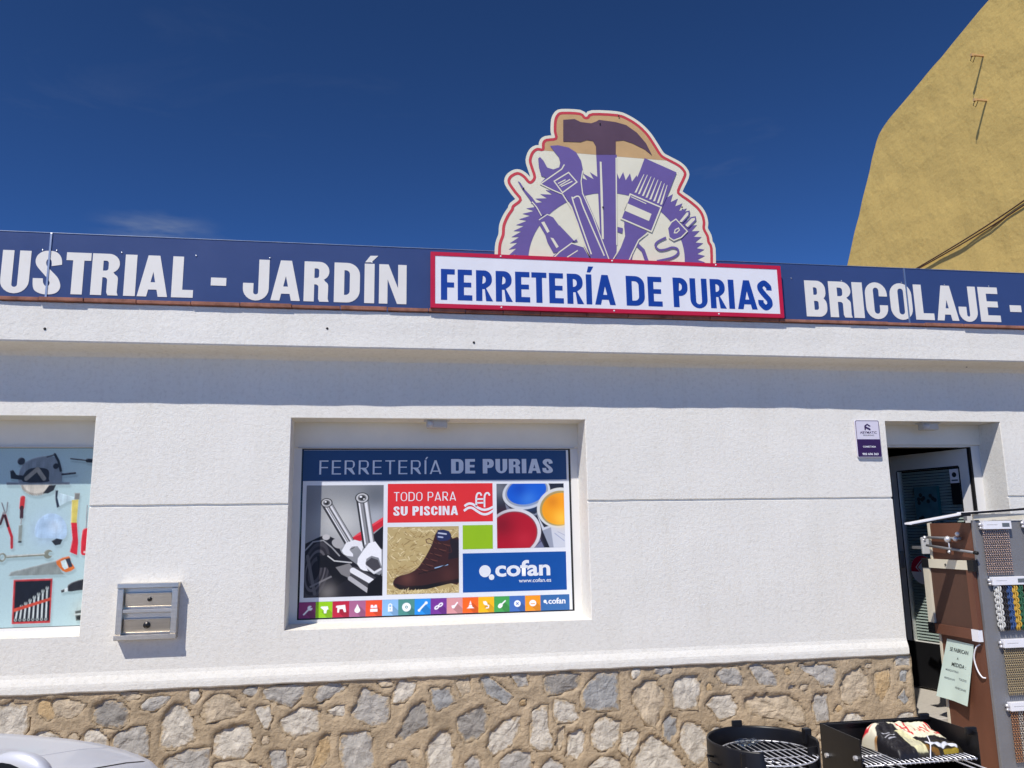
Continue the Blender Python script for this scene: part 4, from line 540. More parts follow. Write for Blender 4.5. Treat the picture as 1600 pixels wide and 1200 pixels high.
def breaks(a, b, must, step):
    pts = sorted(set([a, b]+[m for m in must if a < m < b])); out = []
    for p, q in zip(pts, pts[1:]):
        n = max(1, int(round((q-p)/step)))
        out += [p+(q-p)*i/n for i in range(n)]
    return out+[b]
gz = [1.8205, 1.8245, 1.8355, 1.8395]
xs = breaks(XL, XR, [v for o in OPEN for v in o[:2]], .05)
zs = breaks(.748, 2.775, [v for o in OPEN for v in o[2:]]+gz+[.757, .768, .785, .80, .82, .84, .862], .05)
bm = bmesh.new(); G = {}
def wy(x, z):
    y = wob(x, z)
    if gz[0]+1e-4 < z < gz[3]-1e-4: y += .012
    f = max(0.0, min(1.0, (.862-z)/.075)); y -= .020*f*f*(3-2*f)
    if z < .755: y += .010
    return y
for i, x in enumerate(xs):
    for j, z in enumerate(zs):
        zz = z+(.006*noise.noise(Vector((x*5, 1, 1)))+.004*noise.noise(Vector((x*14, 1, 9))) if z < .77 else (.0025*noise.noise(Vector((x*6, 4, 1))) if abs(z-1.83) < .012 else 0))
        G[i, j] = bm.verts.new((x, wy(x, z), zz))
for i in range(len(xs)-1):
    for j in range(len(zs)-1):
        cx, cz = (xs[i]+xs[i+1])/2, (zs[j]+zs[j+1])/2
        if any(a < cx < b and c < cz < d for a, b, c, d in OPEN): continue
        bm.faces.new((G[i, j], G[i+1, j], G[i+1, j+1], G[i, j+1]))
bmesh.ops.delete(bm, geom=[v for v in bm.verts if not v.link_faces], context='VERTS')
# reveals of the openings
per = []
for e in bm.edges:
    if len(e.link_faces) == 1:
        a, b = e.verts[0].co, e.verts[1].co; mx_, mz_ = (a.x+b.x)/2, (a.z+b.z)/2
        if mz_ > .80 and mz_ < 2.6 and XL+.1 < mx_ < XR-.1: per.append(e)
        elif 3.6 < mx_ < 4.7 and mz_ < 2.6 and abs(a.x-b.x) < 1e-6: per.append(e)
for dy, ease in ((.006, .0), (DEP, 0)):
    ret = bmesh.ops.extrude_edge_only(bm, edges=per)
    nv = [g for g in ret['geom'] if isinstance(g, bmesh.types.BMVert)]; per = [g for g in ret['geom'] if isinstance(g, bmesh.types.BMEdge)]
    per = [e for e in per if all(v in nv for v in e.verts)]
    for v in nv:
        if dy < .1:      # softly rounded arris
            o_ = min(OPEN, key=lambda o: abs((o[0]+o[1])/2-v.co.x)); v.co.y += .006
            v.co.x += .004*(1 if v.co.x < (o_[0]+o_[1])/2 and abs(v.co.x-o_[0]) < .01 else (-1 if abs(v.co.x-o_[1]) < .01 else 0))
        else:
            v.co.y = DEP+.012
            if v.co.z < 1.15 and v.co.x < 3: v.co.z += .016
# underside lip of the render
lip = [e for e in bm.edges if len(e.link_faces) == 1 and e.verts[0].co.z < .775 and e.verts[1].co.z < .775 and abs(e.verts[0].co.x-e.verts[1].co.x) > 1e-3]
ret = bmesh.ops.extrude_edge_only(bm, edges=lip)
for v in [g for g in ret['geom'] if isinstance(g, bmesh.types.BMVert)]: v.co.y = .05; v.co.z += .004
wall = obj_bm('wall', bm, M['stucco'], shop)
# wall below the render is the stone plinth; lintels behind the reveals
for (a, b, c, d), z0 in zip(OPEN, (2.218, 2.212, 2.236)):
    box('lintel', a+.003, b-.003, .222, .45, z0, d+.06, M['plaster'], shop, bev=.004)

# projecting fascia with its soffit, swept along the facade
prof = [(.10, 3.053), (-.20, 3.055), (-.209, 3.048), (-.210, 2.98), (-.210, 2.90), (-.210, 2.815), (-.204, 2.806), (-.15, 2.801), (-.07, 2.795), (-.03, 2.786), (-.010, 2.772), (.004, 2.755)]
fx = breaks(XL, XR, [], .07); V, F = [], []
for x in fx:
    for k, (y, z) in enumerate(prof):
        w_ = .006*noise.noise(Vector((x*1.1, y*3, z*4)))+.003*noise.noise(Vector((x*6, y, z*6)))
        V.append((x, y+(w_ if 1 <= k <= 9 else 0), z+.5*w_))
n = len(prof)
for i in range(len(fx)-1):
    for k in range(n-1): F.append((i*n+k, i*n+k+1, (i+1)*n+k+1, (i+1)*n+k))
fas = obj_py('fascia', V, F, M['stucco'], shop)
for x, z in ((-1.98, 2.885), (-.32, 2.93), (.62, 2.86)):
    lathe('chip', [(.001, -.004), (.007, -.003), (.009, .002)], (x, -.2105, z), M['dark'], shop, 'y', 7)
lathe('chip', [(.001, -.004), (.006, -.003), (.008, .002)], (4.35, -.06, 2.793), M['dark'], shop, 'z', 7)
# clay coping course along the top edge
x = XL
while x < XR:
    L_ = random.uniform(.24, .33); x2 = min(x+L_, XR); dz = random.uniform(-.003, .003); dy = random.uniform(-.006, .006)
    box('coping_tile', x+.002, x2-.002, -.232+dy, .12, 3.0555, 3.0775+dz, M['coping'], shop, bev=.003); x = x2
# side, back, roof, floor
box('side_wall', XL, XL+.25, .02, 7.0, 0, 3.04, M['plaster'], shop); box('side_wall', XR-.25, XR, .02, 7.0, 0, 3.04, M['plaster'], shop)
box('back_wall', XL+.25, XR-.25, 6.75, 7.0, 0, 3.04, M['plaster'], shop)
box('roof', XL, XR, .105, 7.0, 2.82, 3.045, M['roof'], shop)
box('floor', XL+.25, XR-.25, .10, 6.75, -.02, .325, M['floor'], shop)
box('door_step', 3.70, 4.62, -.02, .099, -.01, .322, M['floor'], shop, bev=.006)
# inner skin that closes the room behind the recesses
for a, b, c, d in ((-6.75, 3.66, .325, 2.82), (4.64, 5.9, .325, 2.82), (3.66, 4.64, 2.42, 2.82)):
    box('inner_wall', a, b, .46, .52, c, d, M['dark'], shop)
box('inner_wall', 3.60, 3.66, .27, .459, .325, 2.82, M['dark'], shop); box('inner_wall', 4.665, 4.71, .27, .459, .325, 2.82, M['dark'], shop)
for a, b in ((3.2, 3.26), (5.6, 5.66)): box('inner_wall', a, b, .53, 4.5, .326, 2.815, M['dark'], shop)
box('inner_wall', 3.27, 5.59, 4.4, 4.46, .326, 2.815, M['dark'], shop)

# stone plinth: mortar bed with single stones set in it
PX0, PX1 = XL, 3.692
def grow(q, d):
    c = Vector((sum(p[0] for p in q)/len(q), sum(p[1] for p in q)/len(q))); return [tuple(Vector(p)+(Vector(p)-c).normalized()*d) for p in q]
def clampz(q): return [(p[0], min(p[1], .742)) for p in q]
ALL = [(t_, clampz(grow(list(q), .011))) for t_, q in STONES]
occ = [(sum(p[0] for p in q)/len(q), sum(p[1] for p in q)/len(q), max(max(p[0] for p in q)-min(p[0] for p in q), max(p[1] for p in q)-min(p[1] for p in q))/2) for _, q in STONES]
# the same rubble carries on below and beside what the photograph shows
for tries in range(2600):
    cx, cz = random.uniform(-5.2, 3.6), random.uniform(.05, .70); R_ = random.choice((.045, .06, .08, .10))
    if cx+R_ > 3.66 or cz+R_ > .735 or cz-R_ < .0: continue
    low = 1.65-1.30-(cx+2.09)*.0735
    if cx > -2.15 and cz+R_*.6 > low: continue
    if any((cx-a)**2+(cz-b)**2 < (r*.95+R_+.018)**2 for a, b, r in occ): continue
    occ.append((cx, cz, R_)); k = random.randint(5, 7); ph = random.uniform(0, 6)
    ALL.append((random.choice('LLLTGGKBY'), [(cx+R_*random.uniform(.75, 1.1)*math.cos(ph+2*math.pi*i/k), cz+R_*random.uniform(.7, 1.0)*math.sin(ph+2*math.pi*i/k)) for i in range(k)]))
# small packing stones between the large ones
for tries in range(5000):
    cx, cz = random.uniform(-2.5, 3.6), random.uniform(.12, .72); R_ = random.choice((.034, .04, .048))
    if cx+R_ > 3.66 or cz+R_ > .735: continue
    pts_ = np.array([cx]); ok = True
    for t_, q in ALL:
        if min(p[0] for p in q)-.06 < cx < max(p[0] for p in q)+.06 and min(p[1] for p in q)-.06 < cz < max(p[1] for p in q)+.06:
            e_ = [(Vector((cx, cz))-Vector(q[i-1]).lerp(Vector(q[i]), k/4)).length for i in range(len(q)) for k in range(4)]
            if min(e_) < R_+.016 or sum(((q[i-1][1] > cz) != (q[i][1] > cz)) and (cx < (q[i][0]-q[i-1][0])*(cz-q[i-1][1])/(q[i][1]-q[i-1][1]+1e-9)+q[i-1][0]) for i in range(len(q))) % 2: ok = False; break
    if not ok: continue
    k = random.randint(5, 6); ph = random.uniform(0, 6); as_ = random.uniform(.7, 1.0)
    ALL.append((random.choice('TTYGL'), [(cx+R_*random.uniform(.8, 1.1)*math.cos(ph+2*math.pi*i/k), cz+R_*as_*random.uniform(.8, 1.0)*math.sin(ph+2*math.pi*i/k)) for i in range(k)]))
    if len(ALL) > 215: break
mx, mz = np.array(breaks(PX0, PX1, [], .02)), np.array(breaks(-.04, .752, [], .02))
GX, GZ_ = np.meshgrid(mx, mz, indexing='ij')
def nz(x, z, f, o): return noise.noise(Vector((x*f, o, z*f)))
GY = np.array([[-.013+.007*nz(x, z, 4.5, 2)+.006*nz(x, z, 13, 4)+.003*nz(x, z, 30, 6) for z in mz] for x in mx])
def sdf_poly(px_, pz_, q):
    ins = np.zeros(px_.shape, bool); d = np.full(px_.shape, 9.0)
    for i in range(len(q)):
        a, b = q[i-1], q[i]; dx, dz = b[0]-a[0], b[1]-a[1]; L2 = dx*dx+dz*dz+1e-12
        t = np.clip(((px_-a[0])*dx+(pz_-a[1])*dz)/L2, 0, 1); d = np.minimum(d, np.hypot(px_-a[0]-dx*t, pz_-a[1]-dz*t))
        if a[1] != b[1]: ins ^= ((a[1] > pz_) != (b[1] > pz_)) & (px_ < dx*(pz_-a[1])/dz+a[0])
    return np.where(ins, d, -d)
for t_, q in ALL:
    x0, x1 = min(p[0] for p in q)-.05, max(p[0] for p in q)+.05; i0, i1 = np.searchsorted(mx, [x0, x1])
    if i1-i0 < 2: continue
    sub_ = np.s_[i0:i1, :]; sd = sdf_poly(GX[sub_], GZ_[sub_], q)
    jit = np.array([[.008*nz(x, z, 26, 9) for z in mz] for x in mx[i0:i1]])
    GY[sub_] = np.where(sd+jit > .006, .016, GY[sub_]-np.where(sd > -.03, .004*np.exp(-(sd/.015)**2), 0))
V = [(float(GX[i, j]), float(GY[i, j]), float(GZ_[i, j])) for i in range(len(mx)) for j in range(len(mz))]; n = len(mz); F = []
for i in range(len(mx)-1):
    for j in range(n-1): F.append((i*n+j, (i+1)*n+j, (i+1)*n+j+1, i*n+j+1))
k = len(V)     # returned end at the doorway
for z in mz: V += [(PX1+.004+.004*nz(0, float(z), 20, 3), .12, float(z)), (PX1-.004, .26, float(z))]
for j in range(n-1):
    a = (len(mx)-1)*n+j; F += [(a, k+2*j, k+2*j+2, a+1), (k+2*j, k+2*j+1, k+2*j+3, k+2*j+2)]
plinth = obj_py('stone_plinth', V, F, M['mortar'], shop, smooth=True)
box('plinth_core', XL+.26, 3.66, .14, .45, 0, .78, M['dark'], shop)
right_pl = box('plinth_end', 4.64, XR, -.012, .26, -.01, .74, M['mortar'], shop, bev=.01)

def stone(tone, poly):
    # broken, angular outline: straight runs with small chips
    pts = []
    for i in range(len(poly)):
        a, b = Vector(poly[i]), Vector(poly[(i+1) % len(poly)])
        for t in (0, .36, .7):
            p = a.lerp(b, t); j = .0035 if t else 0; pts.append((p.x+random.uniform(-j, j), p.y+random.uniform(-j, j)))
    c = Vector((sum(p[0] for p in pts)/len(pts), sum(p[1] for p in pts)/len(pts))); ext = max((Vector(p)-c).length for p in pts)
    sd = random.uniform(0, 99); V, F, rim = [], [], []
    h = random.uniform(.006, .015); tz = random.uniform(.01, .09); tx = random.uniform(-.06, .06)
    rings = ((1+.014/ext, .004, 1.0), (1.0, -h*.75, .82), (.90, -h, .45), (.66, -h-.002, .15), (.34, -h-.003, 0))
    N = len(pts)
    for s_, y_, rm in rings:
        for p in pts:
            q = c+(Vector(p)-c)*s_
            yy = y_+(.010*noise.noise(Vector((q.x*11+sd, 5, q.y*11)))+.007*noise.noise(Vector((q.x*27+sd, 8, q.y*27)))+(q.x-c.x)*tx+(q.y-c.y)*tz if s_ <= 1.0 else 0)
            V.append((q.x, min(yy, .006), q.y)); rim.append(rm)
    V.append((c.x, -h-.003+.010*noise.noise(Vector((c.x*11+sd, 5, c.y*11))), c.y)); rim.append(0)
    for r_ in range(len(rings)-1):
        for i in range(N): F.append((r_*N+i, r_*N+(i+1) % N, (r_+1)*N+(i+1) % N, (r_+1)*N+i))
    b0 = (len(rings)-1)*N
    for i in range(N): F.append((b0+i, b0+(i+1) % N, len(V)-1))
    o = obj_py('stone', V, F, M['st'+tone], plinth)
    at = o.data.attributes.new('rim', 'FLOAT', 'POINT'); at.data.foreach_set('value', rim)
    return o
for tone, poly in ALL: stone(tone, poly)
plinth.location.y += .012
# a few rubble stones on the plinth right of the door
for cx, cz, R_ in ((4.86, .55, .09), (5.12, .46, .1), (4.9, .3, .1), (5.2, .2, .1), (5.4, .6, .08), (5.6, .38, .11), (5.9, .55, .1), (4.95, .1, .07), (5.85, .2, .1)):
    k = 6; st_ = stone(random.choice('LTGK'), [(cx+R_*random.uniform(.75, 1.1)*math.cos(2*math.pi*i/k), cz+R_*random.uniform(.7, 1.0)*math.sin(2*math.pi*i/k)) for i in range(k)]); st_.location.y -= .012

# windows: frames and panes behind the printed sheets
def window(a, b, z0, z1, ix0, ix1, iz0, iz1):
    fr = plate('window', [rect(a-.002, b+.002, z0, z1), rect(ix0, ix1, iz0, iz1)], .236, .03, M['pvc'], shop)
    box('pane', ix0-.005, ix1+.005, .2485, .2545, iz0-.005, iz1+.005, M['dglass'], fr)
    box('drip_bar', a+.03, b-.03, .212, .2355, z1-.004, z1+.004, M['greypvc'], fr)
    return fr
window(-.546, 1.411, 1.06, 2.2125, -.4935, 1.357, 1.094, 2.2075)
window(-3.748, -1.722, 1.06, 2.2185, -3.68, -1.775, 1.104, 2.2125)

# door: frame, and a leaf that stands open into the shop
df = plate('door_frame', [[(3.674, .325), (3.735, .325), (3.735, 2.223), (4.556, 2.223), (4.556, .325), (4.628, .325), (4.628, 2.2355), (3.674, 2.2355)]], .245, .05, M['pvc'], shop)
plate('gasket', [[(4.5415, .33), (4.5555, .33), (4.5555, 2.2225), (4.5415, 2.2225)]], .2475, .04, M['black'], df)
hinge = (4.535, .275, 0); LW = .74; TH = math.radians(180-77)
leaf = obj_py('door_leaf', *plate_data([rect(.0, LW, .34, 2.215), rect(.085, LW-.07, .70, 2.08), rect(.085, LW-.07, .365, .685)], -.055, .055), M['pvc'], shop, local=True)
leaf.location = Vector(hinge)-wloc(shop); leaf.rotation_euler = (0, 0, TH)
# the leaf's outer face looks along its local +y
box('pane', .08, LW-.065, -.016, -.011, .695, 2.085, M['glass'], leaf, local=True)
box('pane', .08, LW-.065, -.03, -.022, .36, .69, M['dglass'], leaf, local=True)
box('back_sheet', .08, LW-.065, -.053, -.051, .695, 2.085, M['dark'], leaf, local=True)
sl = None; z = .71
while z < 2.05:
    if sl is None:
        sl = obj_py('slat', [(.09, -.0325, 0), (LW-.075, -.0325, 0), (LW-.075, -.045, .0185), (.09, -.045, .0185), (.09, -.0312, .001), (LW-.075, -.0312, .001), (LW-.075, -.0437, .0195), (.09, -.0437, .0195)], [(0, 1, 2, 3), (7, 6, 5, 4), (0, 4, 5, 1), (3, 2, 6, 7)], M['slat'], leaf, local=True); s_ = sl
    else:
        s_ = bpy.data.objects.new('slat', sl.data); COL.objects.link(s_); s_.parent = leaf
    s_.location = (0, 0, z); z += .0235
box('stile_trim', .075, .083, -.03, .003, .70, 2.08, M['black'], leaf, local=True); box('stile_trim', LW-.068, LW-.060, -.03, .003, .70, 2.08, M['black'], leaf, local=True)
box('rail_trim', .083, LW-.068, -.03, .003, 2.08, 2.088, M['black'], leaf, local=True)
box('kick_panel', .004, LW-.004, .0005, .004, .342, .695, M['black'], leaf, local=True)
hd = box('handle', LW-.055, LW-.03, 0, .05, 1.28, 1.42, M['alu'], leaf, bev=.006, local=True)
lm = leaf.matrix_basis.copy()
def on_leaf(name, label, cat, fn):
    t = thing(name, label, cat, Vector(hinge)+Vector((-math.sin(TH), math.cos(TH), 0))*.0065, TH); fn(t); return t
def f1(t):
    box('card', .095, .175, -.0165, -.0155, 1.955, 2.065, M['strip'], t, local=True); box('lower_panel', .095, .175, -.0165, -.0152, 1.79, 1.953, M['black'], t, local=True)
    bm = bmesh.new(); bm_lathe(bm, [(.0, 0), (.02, 0), (.02, .0006), (0, .0006)], (.135, -.0155, 2.02), 'y', 16); obj_bm('emblem', bm, M['ink'], t, local=True)
    box('caption', .107, .163, -.0155, -.0149, 1.97, 1.982, M['inkgrey'], t, local=True)
on_leaf('alarm_sticker', 'small white and black security sticker at the top corner of the door glass', 'sticker', f1)
def f2(t):
    box('sheet', .31, .53, -.0165, -.0155, 1.62, 1.94, mat('teal_sheet', (66, 104, 112), .6, var=.25, vscale=14), t, local=True)
    box('side_bar', .285, .3095, -.0165, -.0156, 1.60, 1.94, mat('teal_bar', (30, 98, 104), .6), t, local=True)
    for i in range(12): lathe('spot', [(.001, .0006), (random.uniform(.008, .018), .0006), (.018, 0)], (random.uniform(.32, .50), -.0154, random.uniform(1.66, 1.90)), M['ink'], t, 'y', 7, local=True)
on_leaf('door_notice', 'teal printed notice with dark shapes on the door glass', 'notice', f2)
def f3(t):
    for nm, r, y, mt in (('disc', .115, 0, M['strip']),):
        bm = bmesh.new(); bm_lathe(bm, [(.0, 0), (r, 0), (r, -.001), (0, -.001)], (.52, -.0140, 1.27), 'y', 32); obj_bm(nm, bm, mt, t, local=True)
    pts = [(.52+.113*math.cos(a), 1.27+.113*math.sin(a)) for a in [math.radians(-8+196*i/22) for i in range(23)]]
    V, F = plate_data([pts], -.0146, .002); obj_py('red_field', [(x, -.0134-(0 if y < -.014 else .0004), z) for x, y, z in V], F, M['nred'], t, local=True)
    for s_ in (.068, .045):
        V, F = plate_data([[(.52, 1.29-s_), (.52+s_, 1.29), (.52, 1.29+s_), (.52-s_, 1.29)]] + ([[(.52, 1.29-s_+.01), (.52+s_-.01, 1.29), (.52, 1.29+s_-.01), (.52-s_+.01, 1.29)]] if s_ > .05 else []), 0, .0004)
        obj_py('diamond', [(x, -.0128+y, z) for x, y, z in V], F, M['strip'], t, local=True)
on_leaf('door_sticker', 'round red and white sticker with a diamond mark on the door glass', 'sticker', f3)
# ------------------------------------------------------------------ neighbour: tall ochre gable wall
nb = thing('neighbour_building', 'tall ochre rendered gable wall with a sloping top edge behind the shop', 'building', (9.5, 6, 0))
NX = 6.2
gp = [(-.35, 0), (4.3, 0), (4.3, 4.72), (4.127, 5.067), (3.80, 5.58), (3.47, 6.10), (3.32, 6.33), (3.19, 6.48), (2.98, 6.565), (2.7, 6.63), (2.0, 6.79), (1.24, 6.975), (.3, 7.2), (-.35, 7.35)]
# front skin as an uneven trowelled grid inside the gable outline
poly_v = smooth_path(gp[2:], 2)
outl = gp[:2]+[tuple(p) for p in poly_v]
tris = tessellate_polygon([[Vector((p[0], p[1], 0)) for p in outl]])
bm = bmesh.new(); vv = [bm.verts.new((NX, p[0], p[1])) for p in outl]
for t in tris:
    try: bm.faces.new([vv[i] for i in t])
    except ValueError: pass
for z in [i*.12 for i in range(1, 62)]: bmesh.ops.bisect_plane(bm, geom=bm.verts[:]+bm.edges[:]+bm.faces[:], plane_co=(0, 0, z), plane_no=(0, 0, 1))
for y in [-.3+i*.12 for i in range(1, 39)]: bmesh.ops.bisect_plane(bm, geom=bm.verts[:]+bm.edges[:]+bm.faces[:], plane_co=(0, y, 0), plane_no=(0, 1, 0))
for v in bm.verts: v.co.x += .016*noise.noise(Vector((1.5, v.co.y*1.1, v.co.z*1.3)))+.009*noise.noise(Vector((8.5, v.co.y*4, v.co.z*4)))
bmesh.ops.recalc_face_normals(bm, faces=bm.faces)
bd = [e for e in bm.edges if len(e.link_faces) == 1]; r_ = bmesh.ops.extrude_edge_only(bm, edges=bd)
for v in [g for g in r_['geom'] if isinstance(g, bmesh.types.BMVert)]: v.co.x = NX+.35
obj_bm('gable_wall', bm, M['yellow'], nb)
bm = bmesh.new()
top = outl[2:]
V = [(NX+.3, p[0]-.0, p[1]-.03) for p in top]+[(NX+7.0, p[0], p[1]-.03) for p in top]; n = len(top)
obj_py('roof', V, [(i, i+1, n+i+1, n+i) for i in range(n-1)], M['roof'], nb)
bm.free()
box('front_wall', NX+.36, NX+7, -.34, -.1, 0, 6.9, M['yellow'], nb)
for (y, z) in ((1.40, 6.434), (1.44, 5.95)):
    bm = bmesh.new(); bm_box(bm, NX-.145, NX+.02, y-.010, y+.010, z-.004, z+.014)
    bm_box(bm, NX-.150, NX-.120, y-.012, y+.012, z-.012, z+.018)
    b_ = obj_bm('bracket', bm, M['tan'], nb)
    tube('hook', [(NX-.14, y, z-.01), (NX-.145, y+.02, z-.05), (NX-.11, y+.03, z-.06), (NX-.10, y, z-.01)], .004, M['dsteel'], b_, n=6)
for dz, nm in ((0, 'upper of two dark cables drooping across the ochre gable wall'), (-.055, 'lower of two dark cables drooping across the ochre gable wall')):
    pts = []
    for i in range(15):
        t = i/14; y = 2.92-3.2*t; z = 4.60+dz*(0.2+t)-.02+ .02*t+ (-.02+.55*t*t*.55+.28*t*.35)*1.0
        pts.append((NX-.020-.006*math.sin(t*9), y, z))
    tag(tube('wall_cable', pts, .007, M['dbrown'], n=6), nm, 'cable', 'cables on the ochre wall')

# ------------------------------------------------------------------ blue fascia banner
ban = thing('banner_sign', 'long blue sign band with white block capitals along the shop roof edge', 'sign', (0.6, -.19, 3.0785))
PS = [-4.89, -1.993, .908, 3.81, 6.12]
for i, (a, b) in enumerate(zip(PS, PS[1:])):
    pn = box('sign_panel', a+.003, b-.003, -.200, -.194, 3.079, 3.494, M['blue'], ban)
    box('top_trim', a+.003, b-.003, -.203, -.188, 3.4945, 3.4985, M['alu'], pn)
    box('back_rail', a+.1, b-.1, -.193, -.16, 3.35, 3.39, M['alu'], pn)
for x in (-1.993, .908, 3.81): box('joint_profile', x-.006, x+.006, -.2065, -.1935, 3.080, 3.4935, M['alu'], ban, bev=.0015)
for ch, x0, x1, z0, z1 in BLUE_LETTERS:
    z0, z1 = 3.1075, 3.374
    if ch in 'USJCO': z0, z1 = z0-.005, z1+(.005 if ch in 'SCO' else 0)
    mid_, hw_ = (x0+x1)/2, (x1-x0)/2*.965; x0, x1 = mid_-hw_, mid_+hw_
    H = z1-z0; plate('letter', letter_sets(ch, x0, x1, z0, z1, .064/H, .050/H), -.2025, .002, M['cream'], ban)
for d in DASHES: plate('hyphen', [rect(*d)], -.2025, .002, M['cream'], ban)
plate('accent', [ACCENT1], -.2025, .002, M['cream'], ban)
for x in (-2.035, -1.955, -1.58, -1.14, -.69, -.045, 2.91, 3.30, 3.78, 4.13, 4.50, 5.1):
    lathe('screw', [(.0005, -.0015), (.004, -.0013), (.0055, -.0004), (.0055, .001)], (x, -.2028, 3.383+random.uniform(-.004, .004)), M['alu'], ban, 'y', 8)

# ------------------------------------------------------------------ emblem board (tools in a saw blade) behind the name sign
emb = thing('emblem_board', 'cut-out emblem board of purple hand tools in a saw blade with red outline', 'sign', (1.57, -.205, 3.07))
redp = smooth_path(EMBLEM['red'], 3)
outer = offset_path(redp, .032)
outer = [outer[0]]+[p for i, p in enumerate(outer[1:]) if (Vector(p)-Vector(outer[i])).length > .004]
def clean_loop(pts):
    """drop little self-crossings left by the offset"""
    pts = list(pts); i = 0
    def X(a, b, c, d):
        r = (b[0]-a[0], b[1]-a[1]); s = (d[0]-c[0], d[1]-c[1]); den = r[0]*s[1]-r[1]*s[0]
        if abs(den) < 1e-12: return None
        t = ((c[0]-a[0])*s[1]-(c[1]-a[1])*s[0])/den; u = ((c[0]-a[0])*r[1]-(c[1]-a[1])*r[0])/den
        return (a[0]+r[0]*t, a[1]+r[1]*t) if 0 < t < 1 and 0 < u < 1 else None
    while i < len(pts)-3:
        for j in range(min(len(pts)-2, i+24), i+1, -1):
            x = X(pts[i], pts[i+1], pts[j], pts[j+1])
            if x: pts = pts[:i+1]+[x]+pts[j+1:]; break
        i += 1
    return pts
outer = clean_loop(outer)
plate('board', [outer], -.209, .005, M['cream2'], emb)
rin, rout = clean_loop(offset_path(redp, -.0065)), clean_loop(offset_path(redp, .0065))
a_, b_ = EMBLEM['tan_range']; a_ *= 3; b_ *= 3
tp = offset_path(redp[a_-1:b_+1], -.004)
plate('yellowed_film', [clean_loop(tp)], -.2096, .0005, M['tan'], emb)
V, F = [], []
ri, ro = offset_path(redp, -.0100), offset_path(redp, .0100)
for p, q in zip(ri, ro): V += [(p[0], -.2102, p[1]), (q[0], -.2102, q[1])]
obj_py('red_outline', V, [(2*i, 2*i+1, 2*i+3, 2*i+2) for i in range(len(ri)-1)], M['ered'], emb)
for k, (ly, mt, nm) in enumerate((('p1', 'purple', 'saw_blade'), ('p2', 'purple', 'hammer_handle'), ('dark', 'dpurple', 'hammer_head'), ('c2', 'cream2', 'handle_lines'), ('p3', 'purple', 'wrench_and_screwdriver'), ('c4', 'cream2', 'wrench_lines'), ('p5', 'purple', 'paint_brush'), ('c6', 'cream2', 'brush_lines'), ('p7', 'purple', 'plug_and_cord'), ('c8', 'cream2', 'plug_lines'))):
    sets = []
    for kind, pts, w in EMBLEM[ly]: sets.append([pts] if kind == 'poly' else [['strip']+(pts if len(pts) < 6 or pts[0] == pts[-1] else smooth_path(pts, 3))+[max(w, .004)]])
    plates(nm, sets, -.2108-.0006*k, .0004, M[mt], emb)
for x, z in EMB_SCREWS:
    lathe('screw', [(.0005, -.002), (.005, -.0018), (.0065, -.0006), (.0065, .0)], (x, -.2170, z), M['dsteel'], emb, 'y', 8)

# ------------------------------------------------------------------ white name sign with red border
nam = thing('name_sign', 'white rectangular sign with red border and bold blue capitals below the emblem', 'sign', (1.57, -.24, 3.079))
box('board', .337, 2.802, -.249, -.222, 3.0785, 3.455, M['nwhite'], nam)
plate('border', [rect(.334, 2.805, 3.0775, 3.457), rect(.363, 2.777, 3.105, 3.431)], -.2515, .0265, M['nred'], nam)
for ch, x0, x1, z0, z1 in NAME_LETTERS:
    z0, z1 = 3.132, 3.342
    if ch in 'US': z0 -= .004
    if ch == 'S': z1 += .004
    H = z1-z0; plate('letter', letter_sets(ch, x0, x1, z0, z1, .041/H, .036/H), -.2502, .0014, M['nblue'], nam)
plate('accent', [ACCENT2], -.2502, .0014, M['nblue'], nam)
for x in (.80, 1.57, 2.32):
    for z in (3.0915, 3.444): lathe('screw', [(.0005, -.003), (.005, -.0025), (.006, 0)], (x, -.2518, z), M['strip'], nam, 'y', 8)

# ------------------------------------------------------------------ printed sheet over the middle window
P = POSTER
pos = thing('window_poster', 'printed advertising sheet with photo tiles covering the middle shop window', 'poster', (.43, .245, 1.10))
e = P['edge']
box('dark_edge', e[0], e[1], .2462, .2474, e[2], e[3], M['black'], pos)
box('white_sheet', e[0]+.006, e[1]-.008, .2452, .2460, e[2]+.004, e[3]-.006, M['pwhite'], pos)
def pan(k, m, y=.2446): return box(k+'_panel', P[k][0], P[k][1], y, y+.0005, P[k][2], P[k][3], m, pos)
pan('header', M['navy']); pan('red', M['pred']); pan('green', M['pgreen']); pan('blue', M['pblue'])
YT = .2440
t = P['t1']; word('letter', 'FERRETERIA', t[0], t[1], t[2], t[3]-.012, YT, M['psilver'], pos, .105, .082, .2, accents=(8,))
t = P['t2']; word('letter', 'DE PURIAS', t[0], t[1], t[2], t[3], YT, M['psilver'], pos, .24, .185, .09, .22)
t = P['t3']; word('letter', 'TODO PARA', t[0], t[1], t[2], t[3], YT, M['pwhite'], pos, .11, .09, .14, .26)
t = P['t4']; word('letter', 'SU PISCINA', t[0], t[1], t[2], t[3], YT, M['pwhite'], pos, .24, .19, .10, .24)
t = P['t5']; font_word('logo_lettering', 'cofan', t[0], t[1], t[2], t[3], YT, M['pwhite'], pos, bold=.028)
t = P['t6']; font_word('web_lettering', 'www.cofan.es', t[0], t[1], t[2], t[3], YT, M['pwhite'], pos, bold=.01)
def disc_pts(cx, cz, r, n=24): return [(cx+r*math.cos(2*math.pi*i/n), cz+r*math.sin(2*math.pi*i/n)) for i in range(n)]
t = P['logo']; r_ = .037
plates('logo_mark', [[disc_pts(t[0]+.040, t[3]-.038, .040)], [disc_pts(t[1]-.019, t[2]+.019, .019)]], YT, .0004, M['pwhite'], pos)
t = P['pool']; u = lambda x, z: (t[0]+x*(t[1]-t[0]), t[2]+z*(t[3]-t[2]))
sets = []
